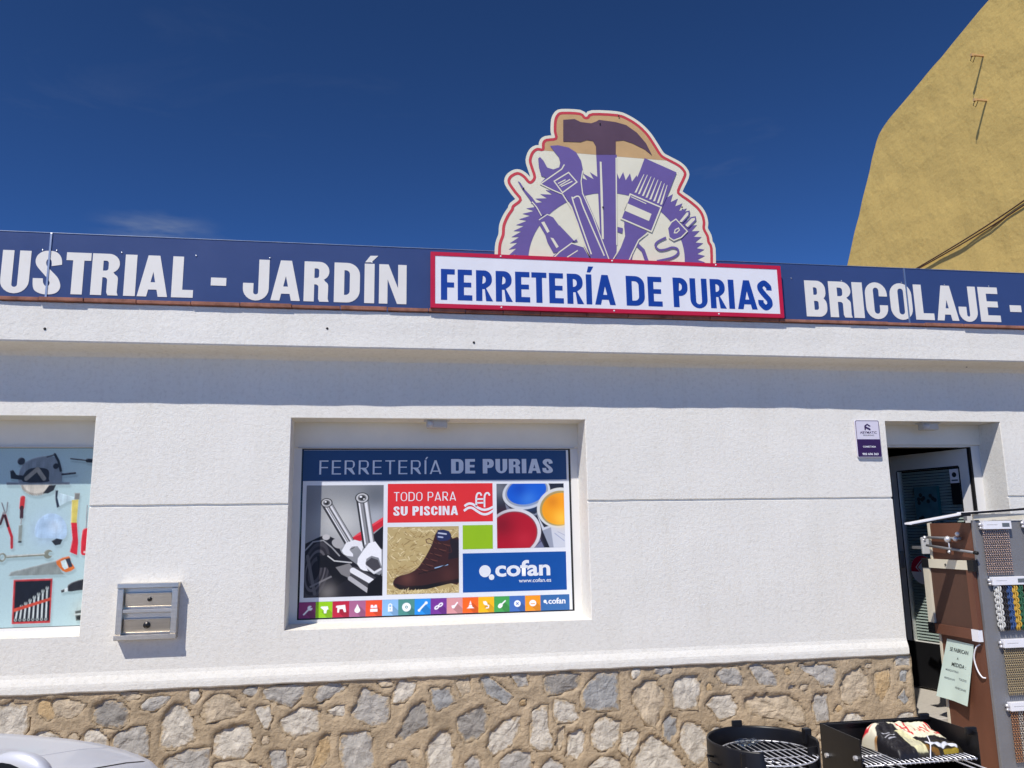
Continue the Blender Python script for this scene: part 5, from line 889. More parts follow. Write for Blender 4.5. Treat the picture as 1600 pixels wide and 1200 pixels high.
for pts, w in (([(0, .20), (.14, .32), (.28, .32), (.45, .18), (.62, .06), (.80, .06), (1.0, .2)], .016), ([(.02, .40), (.15, .50), (.3, .48), (.46, .34), (.65, .24), (.82, .26), (1.0, .36)], .016),
               ([(.42, .38), (.42, .75), (.46, .92), (.55, .95), (.60, .84)], .012), ([(.70, .34), (.70, .75), (.74, .92), (.83, .95), (.88, .84)], .012)):
    sets.append([stroke_poly([u(*p) for p in pts], w, 4)])
for z in (.50, .66): sets.append([[u(.44, z), u(.68, z), u(.68, z+.07), u(.44, z+.07)]])
plates('pool_mark', sets, YT, .0004, M['pwhite'], pos)

# photo tiles, painted in the sheet's own print coordinates
c = Canvas(75, 300, 620, 1085, 2.4, (132, 134, 138))
c.blob(330, 520, 190, (206, 206, 202), .9); c.blob(560, 500, 90, (196, 200, 206), .8); c.blob(560, 380, 130, (84, 90, 98), .8); c.blob(90, 420, 120, (110, 112, 116), .5)
c.blob(340, 330, 150, (120, 124, 128), .6)
c.poly([(545, 660), (625, 590), (625, 760), (585, 755)], (24, 22, 30)); c.poly([(395, 680), (450, 640), (625, 528), (625, 590), (480, 690), (440, 706), (405, 700)], (204, 36, 50)); c.poly([(395, 680), (450, 640), (625, 528), (625, 545), (460, 655)], (232, 70, 80))
c.poly([(75, 712), (120, 690), (180, 662), (230, 655), (280, 680), (330, 780), (420, 850), (500, 905), (620, 950), (620, 1090), (70, 1090)], (26, 24, 30))
for i, (r_, g) in enumerate(((150, 62), (128, 40), (110, 92), (95, 34), (74, 66), (50, 28))): c.ell(150, 900, r_*.62, r_*1.35, (g, g-3, g+2), 12)
c.stroke([(75, 760), (130, 700), (200, 690), (260, 740), (315, 800)], 9, (150, 150, 152)); c.stroke([(95, 800), (150, 1060)], 22, (96, 94, 96)); c.stroke([(120, 1010), (290, 930)], 12, (118, 116, 118))
c.poly([(160, 800), (240, 790), (400, 880), (420, 940), (300, 1010), (230, 880), (170, 880)], (14, 12, 16)); c.stroke([(235, 800), (280, 835), (400, 850)], 8, (200, 200, 200)); c.poly([(290, 880), (385, 855), (410, 885), (390, 960), (330, 930)], (126, 124, 124))
c.ell(300, 715, 42, 30, (170, 168, 168), 30); c.ell(220, 668, 26, 20, (190, 188, 188))
c.blob(240, 1050, 60, (120, 116, 114), .8)
for w, g, off in ((88, 48, 0), (74, 150, 2), (34, 222, 10), (14, 92, 4), (10, 236, -22), (12, 60, -30)): c.stroke([(222+off, 440), (392+off, 720)], w*.82, (g, g, g+2))
for r_, g in ((42, 44), (34, 190), (24, 90), (15, 40)): c.ell(217, 425, r_, r_*.8, (g, g, g))
c.ell(210, 418, 7, 6, (230, 230, 230))
c.poly([(330, 765), (360, 710), (420, 690), (470, 705), (480, 745), (470, 775), (440, 735), (400, 738), (384, 760), (410, 790), (410, 808), (370, 802), (345, 790)], (232, 232, 234))
for w, g, off in ((100, 40, 0), (86, 140, 3), (40, 226, 14), (16, 96, 4), (12, 240, -26), (16, 46, -38)): c.stroke([(468+off, 400), (520+off, 720)], w*.86, (g, g, g+2))
for r_, g in ((50, 40), (42, 196), (30, 100), (20, 36)): c.ell(467, 392, r_, r_*.78, (g, g, g))
c.ell(458, 384, 9, 7, (236, 236, 236)); c.ell(480, 400, 6, 5, (220, 220, 220))
c.poly([(478, 770), (520, 715), (565, 705), (610, 765), (612, 880), (590, 820), (540, 805), (505, 825), (498, 860), (516, 912), (470, 905), (440, 860), (445, 820)], (238, 238, 240)); c.poly([(500, 850), (540, 818), (585, 835), (612, 900), (560, 930), (515, 905)], (70, 68, 72)); c.stroke([(505, 880), (560, 925), (605, 900)], 16, (222, 222, 224))
c.poly([(405, 878), (440, 880), (600, 975), (545, 1070), (385, 965)], (66, 64, 68)); c.stroke([(410, 905), (545, 985)], 40, (230, 230, 232)); c.stroke([(392, 960), (520, 1050)], 30, (176, 174, 176)); c.poly([(520, 1000), (612, 930), (612, 1090), (508, 1090)], (12, 10, 14))
c.grain(.03); w_ = P['wrench']; c.mesh('wrench_photo', w_[0], w_[1], w_[2], w_[3], .2444, M['print'], pos)

c = Canvas(538, 595, 906, 942, 1.7, (186, 164, 112)); rg = np.random.RandomState(5)
for i in range(520):
    x, y = rg.uniform(530, 910), rg.uniform(590, 950); a = rg.uniform(-1.2, 1.2); L = rg.uniform(10, 34)
    c.stroke([(x, y), (x+L*math.cos(a), y+L*math.sin(a))], rg.uniform(2, 4.5), [(214, 196, 146), (158, 130, 78), (232, 218, 174), (196, 172, 116), (128, 104, 62)][i % 5], .85)
c.poly(smooth_path([(796, 618), (858, 628), (872, 660), (910, 668), (910, 885), (850, 892), (740, 918), (650, 922), (590, 912), (568, 884), (590, 852), (650, 836), (692, 810), (722, 770), (750, 722), (768, 684)], 3, True), (58, 30, 28))
c.poly([(573, 886), (640, 900), (720, 900), (910, 868), (910, 888), (850, 896), (740, 920), (600, 918)], (20, 17, 18)); c.blob(640, 862, 36, (104, 62, 52), .7); c.blob(850, 850, 40, (84, 46, 40), .6)
c.poly([(862, 662), (910, 668), (910, 760), (850, 770)], (34, 26, 32)); c.poly(smooth_path([(797, 614), (856, 622), (862, 662), (826, 672), (792, 664)], 2, True), (36, 44, 84)); c.stroke([(800, 630), (840, 636)], 7, (190, 196, 214)); c.stroke([(800, 650), (822, 653)], 7, (170, 178, 206))
for i in range(6):
    x, y = 690+i*22, 812-i*26; c.stroke([(x, y), (x+60, y+16)], 4, (104, 62, 52)); c.stroke([(x+6, y-4), (x+50, y+26)], 3, (20, 14, 14))
c.stroke([(770, 690), (740, 680), (735, 664), (752, 658), (790, 684)], 4, (84, 44, 38)); c.stroke([(860, 690), (868, 730), (846, 736), (838, 700)], 4, (70, 36, 32)); c.stroke([(782, 812), (848, 796)], 5, (150, 180, 214)); c.stroke([(700, 840), (790, 820), (850, 790)], 5, (30, 18, 18))
for i in range(46):
    x = rg.uniform(540, 910); y = 944-abs(rg.normal(0, 5)); c.stroke([(x, y), (x+rg.uniform(-18, 18), y-rg.uniform(4, 26))], 2.4, (222, 204, 150), .9)
w_ = P['boot']; c.mesh('boot_photo', w_[0], w_[1], w_[2], w_[3], .2444, M['print'], pos)

c = Canvas(396, 268, 836, 692, 2.1, (34, 38, 52)); c.blob(410, 300, 70, (120, 124, 132), .8)
c.poly([(450, 400), (500, 450), (640, 470), (720, 420), (745, 300), (700, 450), (650, 480), (470, 480)], (120, 126, 142))
c.ell(590, 325, 158, 112, (206, 210, 214), -14); c.ell(592, 322, 142, 97, (150, 158, 170), -14); c.ell(592, 318, 131, 86, (20, 92, 204), -14); c.blob(600, 370, 55, (70, 140, 226), .55); c.blob(540, 300, 55, (10, 60, 170), .6)
c.poly([(655, 470), (690, 580), (745, 695), (840, 695), (840, 520), (700, 560)], (200, 204, 214)); c.poly([(745, 560), (760, 695), (735, 695), (690, 580)], (150, 156, 172)); c.stroke([(770, 600), (830, 650)], 5, (150, 160, 190)); c.stroke([(790, 590), (838, 615)], 4, (160, 166, 190))
c.ell(805, 430, 150, 132, (212, 214, 212), -18); c.ell(806, 434, 132, 116, (168, 152, 96), -18); c.ell(808, 437, 120, 104, (244, 158, 22), -18); c.blob(820, 500, 55, (255, 204, 70), .7); c.blob(760, 390, 40, (214, 120, 14), .6)
c.poly([(650, 520), (690, 640), (705, 695), (540, 695), (600, 640)], (112, 118, 146)); c.stroke([(600, 690), (660, 620)], 7, (60, 64, 92)); c.stroke([(630, 690), (690, 640)], 6, (66, 70, 98))
c.poly([(655, 520), (735, 695), (700, 695), (640, 560)], (26, 28, 40), .9)
c.ell(505, 590, 176, 156, (214, 214, 218), -12); c.ell(502, 592, 156, 140, (150, 60, 70), -12); c.ell(500, 594, 150, 134, (176, 16, 38), -12); c.blob(430, 540, 80, (112, 8, 26), .7); c.blob(570, 640, 60, (200, 40, 58), .5)
w_ = P['paint']; c.mesh('paint_photo', w_[0], w_[1], w_[2], w_[3], .2444, M['print'], pos)

# strip of little coloured icon tiles
cols = [(146, 58, 112), (150, 206, 24), (190, 34, 62), (170, 100, 138), (238, 82, 42), (140, 186, 228), (78, 140, 132), (40, 142, 224), (118, 52, 146), (216, 150, 152), (240, 102, 28), (248, 184, 22), (70, 160, 78), (66, 106, 178), (244, 150, 30), (54, 102, 160)]
c = Canvas(0, 0, 1690, 100, 2.6, (54, 102, 160)); wt = (246, 246, 248)
for i, cc in enumerate(cols[:15]):
    x = i*100; c.poly([(x, 0), (x+100, 0), (x+100, 100), (x, 100)], cc, soft=.3)
    sh = tuple(int(v*.8) for v in cc); c.poly([(x+35, 65), (x+65, 35), (x+100, 70), (x+100, 100), (x+70, 100)], sh, .8)
def T(i, *p): return [(i*100+a, b) for a, b in p]
c.stroke(T(0, (30, 76), (62, 42)), 9, wt); c.ell(66, 38, 15, 15, wt); c.poly(T(0, (66, 38), (84, 18), (88, 36)), cols[0])
c.poly(T(1, (28, 36), (34, 30), (72, 30), (76, 48), (66, 52), (64, 72), (50, 72), (48, 52), (40, 46)), wt); c.poly(T(2, (20, 38), (24, 28), (76, 24), (82, 68), (70, 68), (62, 48), (42, 50), (40, 70), (30, 70), (30, 40)), wt)
c.ell(350, 60, 17, 16, wt); c.poly(T(3, (50, 22), (65, 54), (35, 54)), wt); c.poly(T(4, (28, 54), (72, 54), (72, 72), (28, 72)), wt); c.poly(T(4, (32, 30), (44, 30), (50, 42), (56, 30), (68, 30), (70, 48), (30, 48)), wt)
c.poly(T(5, (36, 46), (64, 46), (64, 74), (36, 74)), wt); c.stroke(T(5, (41, 46), (41, 32), (50, 26), (59, 32), (59, 46)), 6, wt); c.ell(550, 58, 4, 6, cols[5]); c.ell(650, 50, 27, 27, wt); c.ell(650, 50, 9, 9, cols[6]); c.ell(650, 50, 4, 4, wt)
c.stroke(T(7, (28, 72), (70, 28)), 10, wt); c.ell(772, 27, 9, 9, wt); c.ell(728, 73, 8, 8, wt)
for q, (x, y) in enumerate(((838, 58), (862, 42))): c.ell(x, y, 17, 11, wt, -38); c.ell(x, y, 9, 4, cols[8], -38)
c.poly(T(9, (30, 50), (50, 46), (66, 26), (72, 32), (56, 54), (46, 68), (34, 66)), wt); c.poly(T(10, (50, 22), (62, 62), (74, 70), (26, 70), (38, 62)), wt); c.stroke(T(10, (42, 46), (58, 46)), 4, cols[10])
c.poly(T(11, (30, 30), (48, 28), (58, 44), (46, 54), (34, 46)), wt); c.stroke(T(11, (50, 50), (66, 56), (64, 70), (50, 72)), 6, wt); c.ell(1240, 60, 17, 13, wt, -45); c.stroke(T(12, (48, 52), (72, 30)), 8, wt)
c.ell(1350, 50, 21, 21, wt); c.stroke(T(13, (43, 43), (57, 57)), 5, cols[13]); c.stroke(T(13, (57, 43), (43, 57)), 5, cols[13]); c.ell(1450, 50, 22, 20, wt); c.stroke(T(14, (38, 54), (62, 54)), 6, cols[14])
c.ell(1530, 42, 10, 10, wt); c.ell(1541, 54, 5, 5, wt)
w_ = P['strip']; c.mesh('icon_strip', w_[0], w_[1]-.004, w_[2], w_[3], .2444, M['print'], pos)
sx = (w_[1]-w_[0])/1690; font_word('logo_lettering', 'cofan', w_[0]+1548*sx, w_[0]+1660*sx, w_[2]+.042, w_[2]+.082, YT, M['pwhite'], pos, bold=.025)

# ------------------------------------------------------------------ printed sheet of tools over the left window
tp_ = thing('tool_poster', 'pale blue printed sheet of hand tools covering the left shop window', 'poster', (-2.7, .245, 1.105))
box('dark_edge', -3.675, -1.785, .2466, .2478, 1.1045, 2.2125, M['black'], tp_)
c = Canvas(-1380, 48, 600, 1146, 3.2, (172, 197, 199))
def sk(pts, ox=0): return [(x+.094*(y-40)+ox, y) for x, y in pts]
def tools(ox, fl=0):
    q = lambda *p: sk(p, ox)
    P_ = lambda pts, col, **k: c.poly(sk(pts, ox), col, **k)
    S_ = lambda pts, w, col, **k: c.stroke(sk(pts, ox), w, col, **k)
    E_ = lambda x, y, rx, ry, col, rot=0: c.ell(*sk([(x, y)], ox)[0], rx, ry, col, rot)
    # circular saw
    E_(222, 262, 92, 80, (196, 190, 176)); 
    for i in range(26):
        a = math.radians(10+160*i/25); S_([(222+88*math.cos(a), 262+74*math.sin(a)), (222+98*math.cos(a+.06), 262+84*math.sin(a+.06))], 7, (150, 144, 132))
    P_([(38, 262), (430, 262), (430, 280), (38, 280)], (120, 128, 134))
    P_(smooth_path([(110, 265), (118, 190), (150, 140), (210, 110), (290, 96), (350, 110), (382, 170), (384, 262)], 3), (126, 136, 142)); P_(smooth_path([(140, 260), (150, 205), (190, 175), (260, 172), (300, 190), (300, 240), (290, 262)], 3, True), (44, 46, 50))
    S_([(160, 240), (230, 180), (270, 240)], 26, (150, 146, 134)); E_(130, 130, 24, 24, (52, 54, 60)); E_(345, 162, 18, 18, (40, 42, 48)); S_([(338, 85), (362, 130), (375, 190)], 16, (40, 44, 50)); S_([(292, 102), (340, 88)], 10, (50, 54, 60)); S_([(385, 214), (465, 206)], 14, (46, 48, 54))
    P_([(60, 190), (80, 184), (100, 215), (150, 222), (148, 250), (64, 240)], (40, 42, 46)); P_([(262, 334), (300, 284), (345, 280), (330, 315), (295, 334)], (34, 36, 40))
    S_([(438, 114), (545, 126)], 9, (44, 46, 50)); S_([(545, 126), (590, 128)], 26, (36, 38, 44))
    # pliers
    S_([(10, 390), (26, 440), (22, 470)], 8, (104, 106, 110)); S_([(46, 388), (40, 440), (26, 470)], 8, (104, 106, 110)); E_(24, 460, 14, 18, (130, 132, 134)); S_([(30, 470), (52, 545), (70, 600), (70, 665)], 18, (176, 34, 44)); S_([(30, 470), (46, 535)], 14, (40, 20, 26)); S_([(18, 470), (0, 520)], 18, (60, 24, 32))
    # chisel
    S_([(138, 362), (132, 420)], 32, (186, 44, 46)); S_([(132, 420), (130, 480)], 24, (60, 28, 34)); S_([(130, 490), (126, 520)], 10, (140, 142, 138)); P_([(112, 530), (138, 526), (130, 632), (108, 632)], (134, 142, 132)); P_([(108, 626), (131, 626), (130, 638), (107, 638)], (40, 44, 40))
    # hard hat
    c.blob(*sk([(290, 560)], ox)[0], 100, (166, 190, 216), .75); P_(smooth_path([(215, 600), (225, 510), (290, 460), (360, 470), (402, 520), (408, 590), (380, 620), (300, 612)], 3, True), (166, 192, 216), a=.9); c.blob(*sk([(340, 540)], ox)[0], 40, (196, 214, 230), .8); P_([(312, 630), (345, 614), (382, 622), (368, 652), (335, 658)], (36, 40, 46))
    # axe
    P_([(340, 314), (358, 314), (352, 360), (366, 416), (348, 426), (338, 370)], (36, 46, 60)); P_([(358, 330), (470, 362), (462, 378), (420, 384), (364, 414), (354, 360)], (184, 206, 212)); P_([(460, 332), (494, 332), (490, 374), (458, 374)], (128, 128, 122)); P_([(442, 376), (484, 374), (470, 520), (434, 520)], (206, 190, 96)); P_([(434, 518), (472, 518), (478, 640), (470, 720), (424, 700), (442, 620)], (196, 34, 48))
    # screwdriver
    S_([(538, 410), (528, 560)], 7, (116, 120, 124)); S_([(526, 575), (516, 640), (514, 700)], 44, (196, 36, 48)); E_(516, 702, 7, 7, (220, 180, 180)); 
    # spanner
    S_([(20, 722), (290, 712)], 16, (132, 136, 122)); E_(12, 724, 24, 28, (126, 130, 116)); E_(12, 724, 13, 16, (172, 197, 199)); E_(292, 710, 28, 28, (122, 126, 112)); P_([(292, 712), (330, 690), (332, 722)], (172, 197, 199)); E_(306, 708, 12, 12, (172, 197, 199)); S_([(40, 718), (270, 708)], 4, (200, 204, 196))
    # hand saw
    P_([(50, 838), (66, 814), (345, 750), (372, 820), (396, 836)], (132, 140, 136)); P_(smooth_path([(340, 752), (420, 724), (430, 760), (455, 800), (400, 824), (362, 796)], 2, True), (206, 108, 44)); P_([(368, 756), (400, 742), (414, 796), (392, 806), (378, 790)], (196, 214, 214)); P_([(396, 742), (424, 736), (442, 788), (420, 796)], (44, 52, 66))
    # spanner roll
    P_([(80, 860), (318, 858), (300, 1126), (68, 1126)], (176, 52, 54)); P_([(92, 872), (306, 870), (294, 1112), (80, 1114)], (20, 24, 34))
    for i in range(8):
        x = 96+i*26; y = 1050-i*18; S_([(x+6, y), (x-4, 1100)], 11, (170, 178, 176)); E_(x+6, y-8, 10, 12, (150, 158, 156)); P_([(x+2, y-20), (x+12, y-20), (x+7, y-8)], (20, 24, 34)); E_(x-4, 1102, 9, 9, (150, 158, 156)); E_(x-4, 1102, 4, 4, (30, 34, 40)); S_([(x+4, y+10), (x-2, 1090)], 3, (226, 230, 228))
    P_([(78, 1036), (306, 972), (306, 990), (78, 1056)], (190, 70, 50))
    # knife and part
    P_(smooth_path([(412, 900), (470, 874), (560, 860), (590, 880), (560, 925), (470, 936), (410, 940)], 2, True), (38, 40, 44)); P_([(366, 932), (410, 916), (410, 938), (372, 948)], (196, 206, 204)); P_([(366, 932), (390, 924), (388, 942), (370, 948)], (44, 48, 50))
    c.blob(*sk([(500, 1050)], ox)[0], 60, (170, 180, 172), .7); P_([(452, 1060), (520, 1050), (520, 1116), (456, 1118)], (84, 92, 88)); S_([(450, 1080), (520, 1076)], 10, (190, 200, 196)); E_(480, 1100, 20, 12, (36, 40, 40))
tools(-1290); tools(-640); tools(0)
_bgc = np.array(lin((172, 197, 199))); _ob = np.clip(np.abs(c.C-_bgc).sum(-1)*6, 0, 1)
_sh = np.roll(np.roll(_ob, 5, 0), 3, 1); _sh = (_sh+np.roll(_sh, 2, 0)+np.roll(_sh, 2, 1)+np.roll(_sh, -2, 1))/4      # printed drop shadows of the product photos
c.C *= (1-.22*np.clip(_sh-_ob, 0, 1))[..., None]
_f = np.array([[noise.noise(Vector((x*.035, y*.02, 3))) for x in c.X[0, ::4]] for y in c.Y[::4, 0]]); _f = np.kron(_f, np.ones((4, 4)))[:c.ny, :c.nx]
c.C = np.clip(c.C*(1+.30*_f*_ob)[..., None], 0, 1); _lit = np.clip(_ob-np.roll(np.roll(_ob, 2, 0), 2, 1), 0, 1); c.C += (.10*_lit)[..., None]; c.grain(.03)
c.mesh('tool_print', -2.3555-1380*.000946, -2.3555+600*.000946, 1.1075, 2.2095, .2458, M['print'], tp_)
# ------------------------------------------------------------------ wall fittings
mb = thing('mailbox', 'square stainless steel mailbox with two locks on the white wall', 'mailbox', (-1.335, -.02, 1.04))
a, b, z0, z1 = -1.508, -1.166, 1.042, 1.37
box('back_plate', a+.004, b-.004, -.016, .02, z0+.004, z1-.004, M['steel'], mb)
box('side', a, a+.034, -.062, .01, z0+.0305, z1-.0305, M['steel'], mb, bev=.003); box('side', b-.034, b, -.062, .01, z0+.0305, z1-.0305, M['steel'], mb, bev=.003)
box('top_rail', a-.002, b+.002, -.066, .01, z1-.030, z1, M['steel'], mb, bev=.003); box('bottom_rail', a-.004, b, -.070, .01, z0, z0+.030, M['steel'], mb, bev=.003)
bm = bmesh.new()
for (y0, y1, za, zb) in ((-.030, -.018, 1.232, 1.312), (-.032, -.018, 1.082, 1.162)): bm_box(bm, a+.040, b-.040, y0, y1, za, zb, .002)
for v in bm.verts:
    if v.co.y < -.024: v.co.y += (v.co.z-(1.272 if v.co.z > 1.2 else 1.122))*-.14-.006
fl = obj_bm('flap', bm, M['steel'], mb)
box('flap_lip', a+.030, b-.030, -.056, -.0165, 1.196, 1.218, M['steel'], mb, bev=.003)
for (x, z, r) in ((-1.33, 1.273, .0125), (-1.337, 1.124, .020)):
    lk = lathe('lock', [(.0005, -.012), (r*.72, -.011), (r*.8, -.008), (r, -.008), (r, .004)], (x, -.038, z), M['dsteel'], mb, 'y', 20)
    box('keyhole', x-.002, x+.002, -.0515, -.0495, z-.006, z+.006, M['black'], lk)

def fitting(x, z, label, w=.14):
    t = thing('lintel_fitting', label, 'fitting', (x, .1, z), group='fittings under the lintels')
    bm = bmesh.new(); bm_box(bm, x-w/2, x+w/2, .055, .125, z-.052, z+.001, .012); obj_bm('housing', bm, M['sensor'], t)
    lathe('nozzle', [(.0005, -.02), (.016, -.018), (.020, -.006), (.020, .004)], (x-w*.32, .055, z-.026), M['greypvc'], t, 'y', 14)
    box('mount', x-w*.6, x+w*.6, .05, .13, z-.004, z+.003, M['greypvc'], t)
fitting(.40, 2.382, 'small white box fitting under the lintel of the middle window')
fitting(4.09, 2.384, 'small white box fitting under the lintel of the doorway', .13)

pq = thing('alarm_plaque', 'small white and purple alarm company plaque on the wall left of the door', 'plaque', (3.517, -.012, 2.124))
def rr(x0, x1, z0, z1, r=.012): return arc(x1-r, z0+r, r, r, -90, 0, 4)+arc(x1-r, z1-r, r, r, 0, 90, 4)+arc(x0+r, z1-r, r, r, 90, 180, 4)+arc(x0+r, z0+r, r, r, 180, 270, 4)
plate('plate', [rr(3.422, 3.613, 2.120, 2.391)], -.0165, .012, M['plaqw'], pq)
plate('line', [rr(3.4245, 3.6105, 2.1225, 2.3885, .011), rr(3.428, 3.607, 2.126, 2.385, .009)], -.0172, .0005, M['plaqp'], pq)
plate('purple_field', [[(3.427, 2.252), (3.608, 2.252), (3.608, 2.128), (3.427, 2.128)]], -.0172, .0005, M['plaqp'], pq)
sx = lambda x, z: (3.4935+x*.048, 2.318+z*.048)
plates('emblem', [[[sx(*p) for p in ((0, 0), (0, .68), (.5, 1), (1, .68), (1, .55), (.78, .55), (.5, .76), (.22, .6), (.95, .25), (1, 0), (.78, .0), (.2, .28), (.2, 0))]]], -.0174, .0005, M['plaqp'], pq)
font_word('name_lettering', 'ABYMATIC', 3.455, 3.588, 2.292, 2.310, -.0172, M['plaqp'], pq, .01); font_word('small_lettering', 'SEGURIDAD', 3.478, 3.565, 2.276, 2.286, -.0172, M['inkgrey'], pq, .01)
font_word('word_lettering', 'CONECTADA', 3.468, 3.570, 2.192, 2.204, -.0176, M['strip'], pq, .03); font_word('number_lettering', '902 636 363', 3.458, 3.585, 2.137, 2.153, -.0176, M['strip'], pq, .03)

# ------------------------------------------------------------------ display stand by the door
ds = thing('display_stand', 'grey metal and brown board display stand in front of the doorway', 'display stand', (4.35, -.28, 0))
box('front_panel', 3.912, 5.05, -.497, -.487, .06, 1.655, M['greym'], ds)
box('post', 3.894, 3.912, -.503, -.479, 0, 1.66, M['greym'], ds, bev=.002)
box('post', 3.884, 3.906, -.078, -.056, 0, 1.66, M['ivory'], ds, bev=.002)
box('post', 5.05, 5.075, -.50, -.47, 0, 1.66, M['greym'], ds, bev=.002); box('post', 5.05, 5.075, -.08, -.055, 0, 1.66, M['greym'], ds, bev=.002)
box('side_board', 3.890, 3.904, -.478, -.079, .04, 1.645, M['brown'], ds)
box('base', 3.905, 5.05, -.486, -.06, .03, .06, M['greym'], ds)
box('header_rail', 3.895, 5.07, -.508, -.498, 1.662, 1.700, M['ivory'], ds)
def tilt(name, x0, x1, y0, y1, zl, zr, th, m, par):
    return obj_py(name, [(x0, y0, zl), (x1, y0, zr), (x1, y1, zr+.003), (x0, y1, zl+.003), (x0, y0, zl+th), (x1, y0, zr+th), (x1, y1, zr+.003+th), (x0, y1, zl+.003+th)], [(0, 3, 2, 1), (4, 5, 6, 7), (0, 1, 5, 4), (1, 2, 6, 5), (2, 3, 7, 6), (3, 0, 4, 7)], m, par)
r1 = tilt('roof_sheet', 3.43, 3.835, -.52, -.45, 1.638, 1.698, .010, M['strip'], ds); tilt('dark_edge', 3.43, 3.835, -.526, -.521, 1.630, 1.690, .008, M['black'], r1)
r2 = tilt('roof_sheet', 3.83, 4.30, -.52, -.44, 1.702, 1.724, .010, M['strip'], ds); tilt('dark_edge', 3.80, 4.31, -.527, -.521, 1.696, 1.724, .012, M['black'], r2)
box('roof_clip', 3.79, 3.86, -.532, -.528, 1.688, 1.712, M['black'], r2, bev=.002)
for x in (4.0, 4.22): box('roof_prop', x, x+.015, -.30, -.285, 1.66, 1.705, M['greym'], ds)

nf = thing('insect_screen_sample', 'sample insect screen frame with ivory and brown profiles on the stand side', 'screen frame', (3.87, -.25, .89))
def sideplate(name, pts, x0, x1, m, par):
    n = len(pts); V = [(x0, p[0], p[1]) for p in pts]+[(x1, p[0], p[1]) for p in pts]
    return obj_py(name, V, [tuple(range(n)), tuple(range(2*n-1, n-1, -1))]+[(i, i+n, (i+1) % n+n, (i+1) % n) for i in range(n)], m, par)
yr = lambda y0, y1, z0, z1: [(y0, z0), (y1, z0), (y1, z1), (y0, z1)]
sideplate('top_profile', yr(-.455, -.065, 1.338, 1.398), .0+3.858, 3.884, M['ivory'], nf); sideplate('left_profile', yr(-.060, .0, .962, 1.337), 3.858, 3.884, M['ivory'], nf)
sideplate('bottom_profile', yr(-.42, -.062, .893, .958), 3.858, 3.884, M['brown'], nf); sideplate('right_profile', yr(-.485, -.430, .962, 1.337), 3.858, 3.884, M['brown'], nf)
sideplate('corner', yr(-.064, .005, 1.336, 1.402), 3.855, 3.885, M['black'], nf); sideplate('corner', yr(-.51, -.452, 1.330, 1.402), 3.853, 3.885, M['black'], nf)
sideplate('corner', yr(-.061, .006, .888, .961), 3.855, 3.885, M['black'], nf); sideplate('corner', yr(-.482, -.421, .886, .960), 3.853, 3.885, M['strip'], nf)
sideplate('mesh', yr(-.431, -.059, .957, 1.339), 3.874, 3.878, M['dbrown'], nf)
lathe('catch', [(.0005, -.006), (.006, -.005), (.008, 0)], (3.857, -.24, 1.365), M['dsteel'], nf, 'x', 10)

pp = thing('paper_notice', 'pale green paper notice with black writing on the brown board', 'notice', (3.87, -.24, .46))
A_, B_, C2, D2 = Vector((0, -.144, .865)), Vector((0, -.396, .857)), Vector((0, -.326, .462)), Vector((0, -.020, .470))
def pxy(u, v):
    p = (A_*(1-u)+B_*u)*(1-v)+(D2*(1-u)+C2*u)*v
    return Vector((3.884-.004-.050*v*v*(.4+.8*abs(u-.45)), p.y+.012*math.sin(v*3.1), p.z))
V, F = [], []
for j in range(13):
    for i in range(9): V.append(pxy(i/8, j/12))
for j in range(12):
    for i in range(8): F.append((j*9+i, j*9+i+1, j*9+i+10, j*9+i+9))
obj_py('sheet', V, F, M['paper'], pp, smooth=True)
def ptext(txt, u0, u1, v0, v1, bold):
    font_word('lettering', txt, u0, u1, 1-v1, 1-v0, 0, M['ink'] if bold > .005 else M['inkgrey'], pp, bold, xf=lambda p: tuple(pxy(p.x, 1-p.z)+Vector((-.0015, 0, 0))))
ptext('SE FABRICAN', .18, .84, .125, .19, .012); ptext('A', .47, .53, .27, .31, .012); ptext('MEDIDA :', .32, .82, .37, .435, .012)
ptext('MOSQUITERAS', .15, .58, .50, .535, .004); ptext('TOLDOS', .62, .88, .60, .635, .004); ptext('PERSIANAS', .15, .48, .64, .672, .004); ptext('VENECIANAS', .50, .90, .755, .79, .004)
tag(tube('wire_strap', smooth_path([(3.889, -.445, .865), (3.872, -.425, .845), (3.868, -.40, .78), (3.872, -.41, .71), (3.876, -.44, .665), (3.885, -.465, .66)], 4), .005, M['strip'], n=6), 'white plastic strap hanging at the edge of the brown board', 'strap')
rodm = M['greym']
def rod(name, pts, label):
    t = thing(name, label, 'curtain rod', pts[0]); tube('rod', pts, .009, rodm, t)
    return t
t = rod('curtain_rod', [(3.868, -.03, 1.548), (3.868, -.40, 1.541)], 'upper short metal rod with clamp knobs across the top of the brown board')
for y, z, r in ((-.285, 1.535, .024), (-.36, 1.540, .018), (-.385, 1.572, .016), (-.05, 1.545, .014)): lathe('knob', [(.001, -r), (r*.7, -r*.7), (r, 0), (r*.7, r*.7), (.001, r)], (3.86, y, z), M['chrome'], t, 'z', 14)
tube('hanger', [(3.862, -.29, 1.53), (3.862, -.292, 1.45)], .005, M['chrome'], t)
t = rod('curtain_rod', [(3.862, -.06, 1.492), (3.862, -.52, 1.452)], 'lower long metal rod with a black tip across the brown board')
tube('tip', [(3.862, -.521, 1.452), (3.862, -.548, 1.449)], .012, M['black'], t); lathe('knob', [(.001, -.012), (.010, -.006), (.012, 0), (.010, .006), (.001, .012)], (3.858, -.291, 1.452), M['chrome'], t, 'z', 12)
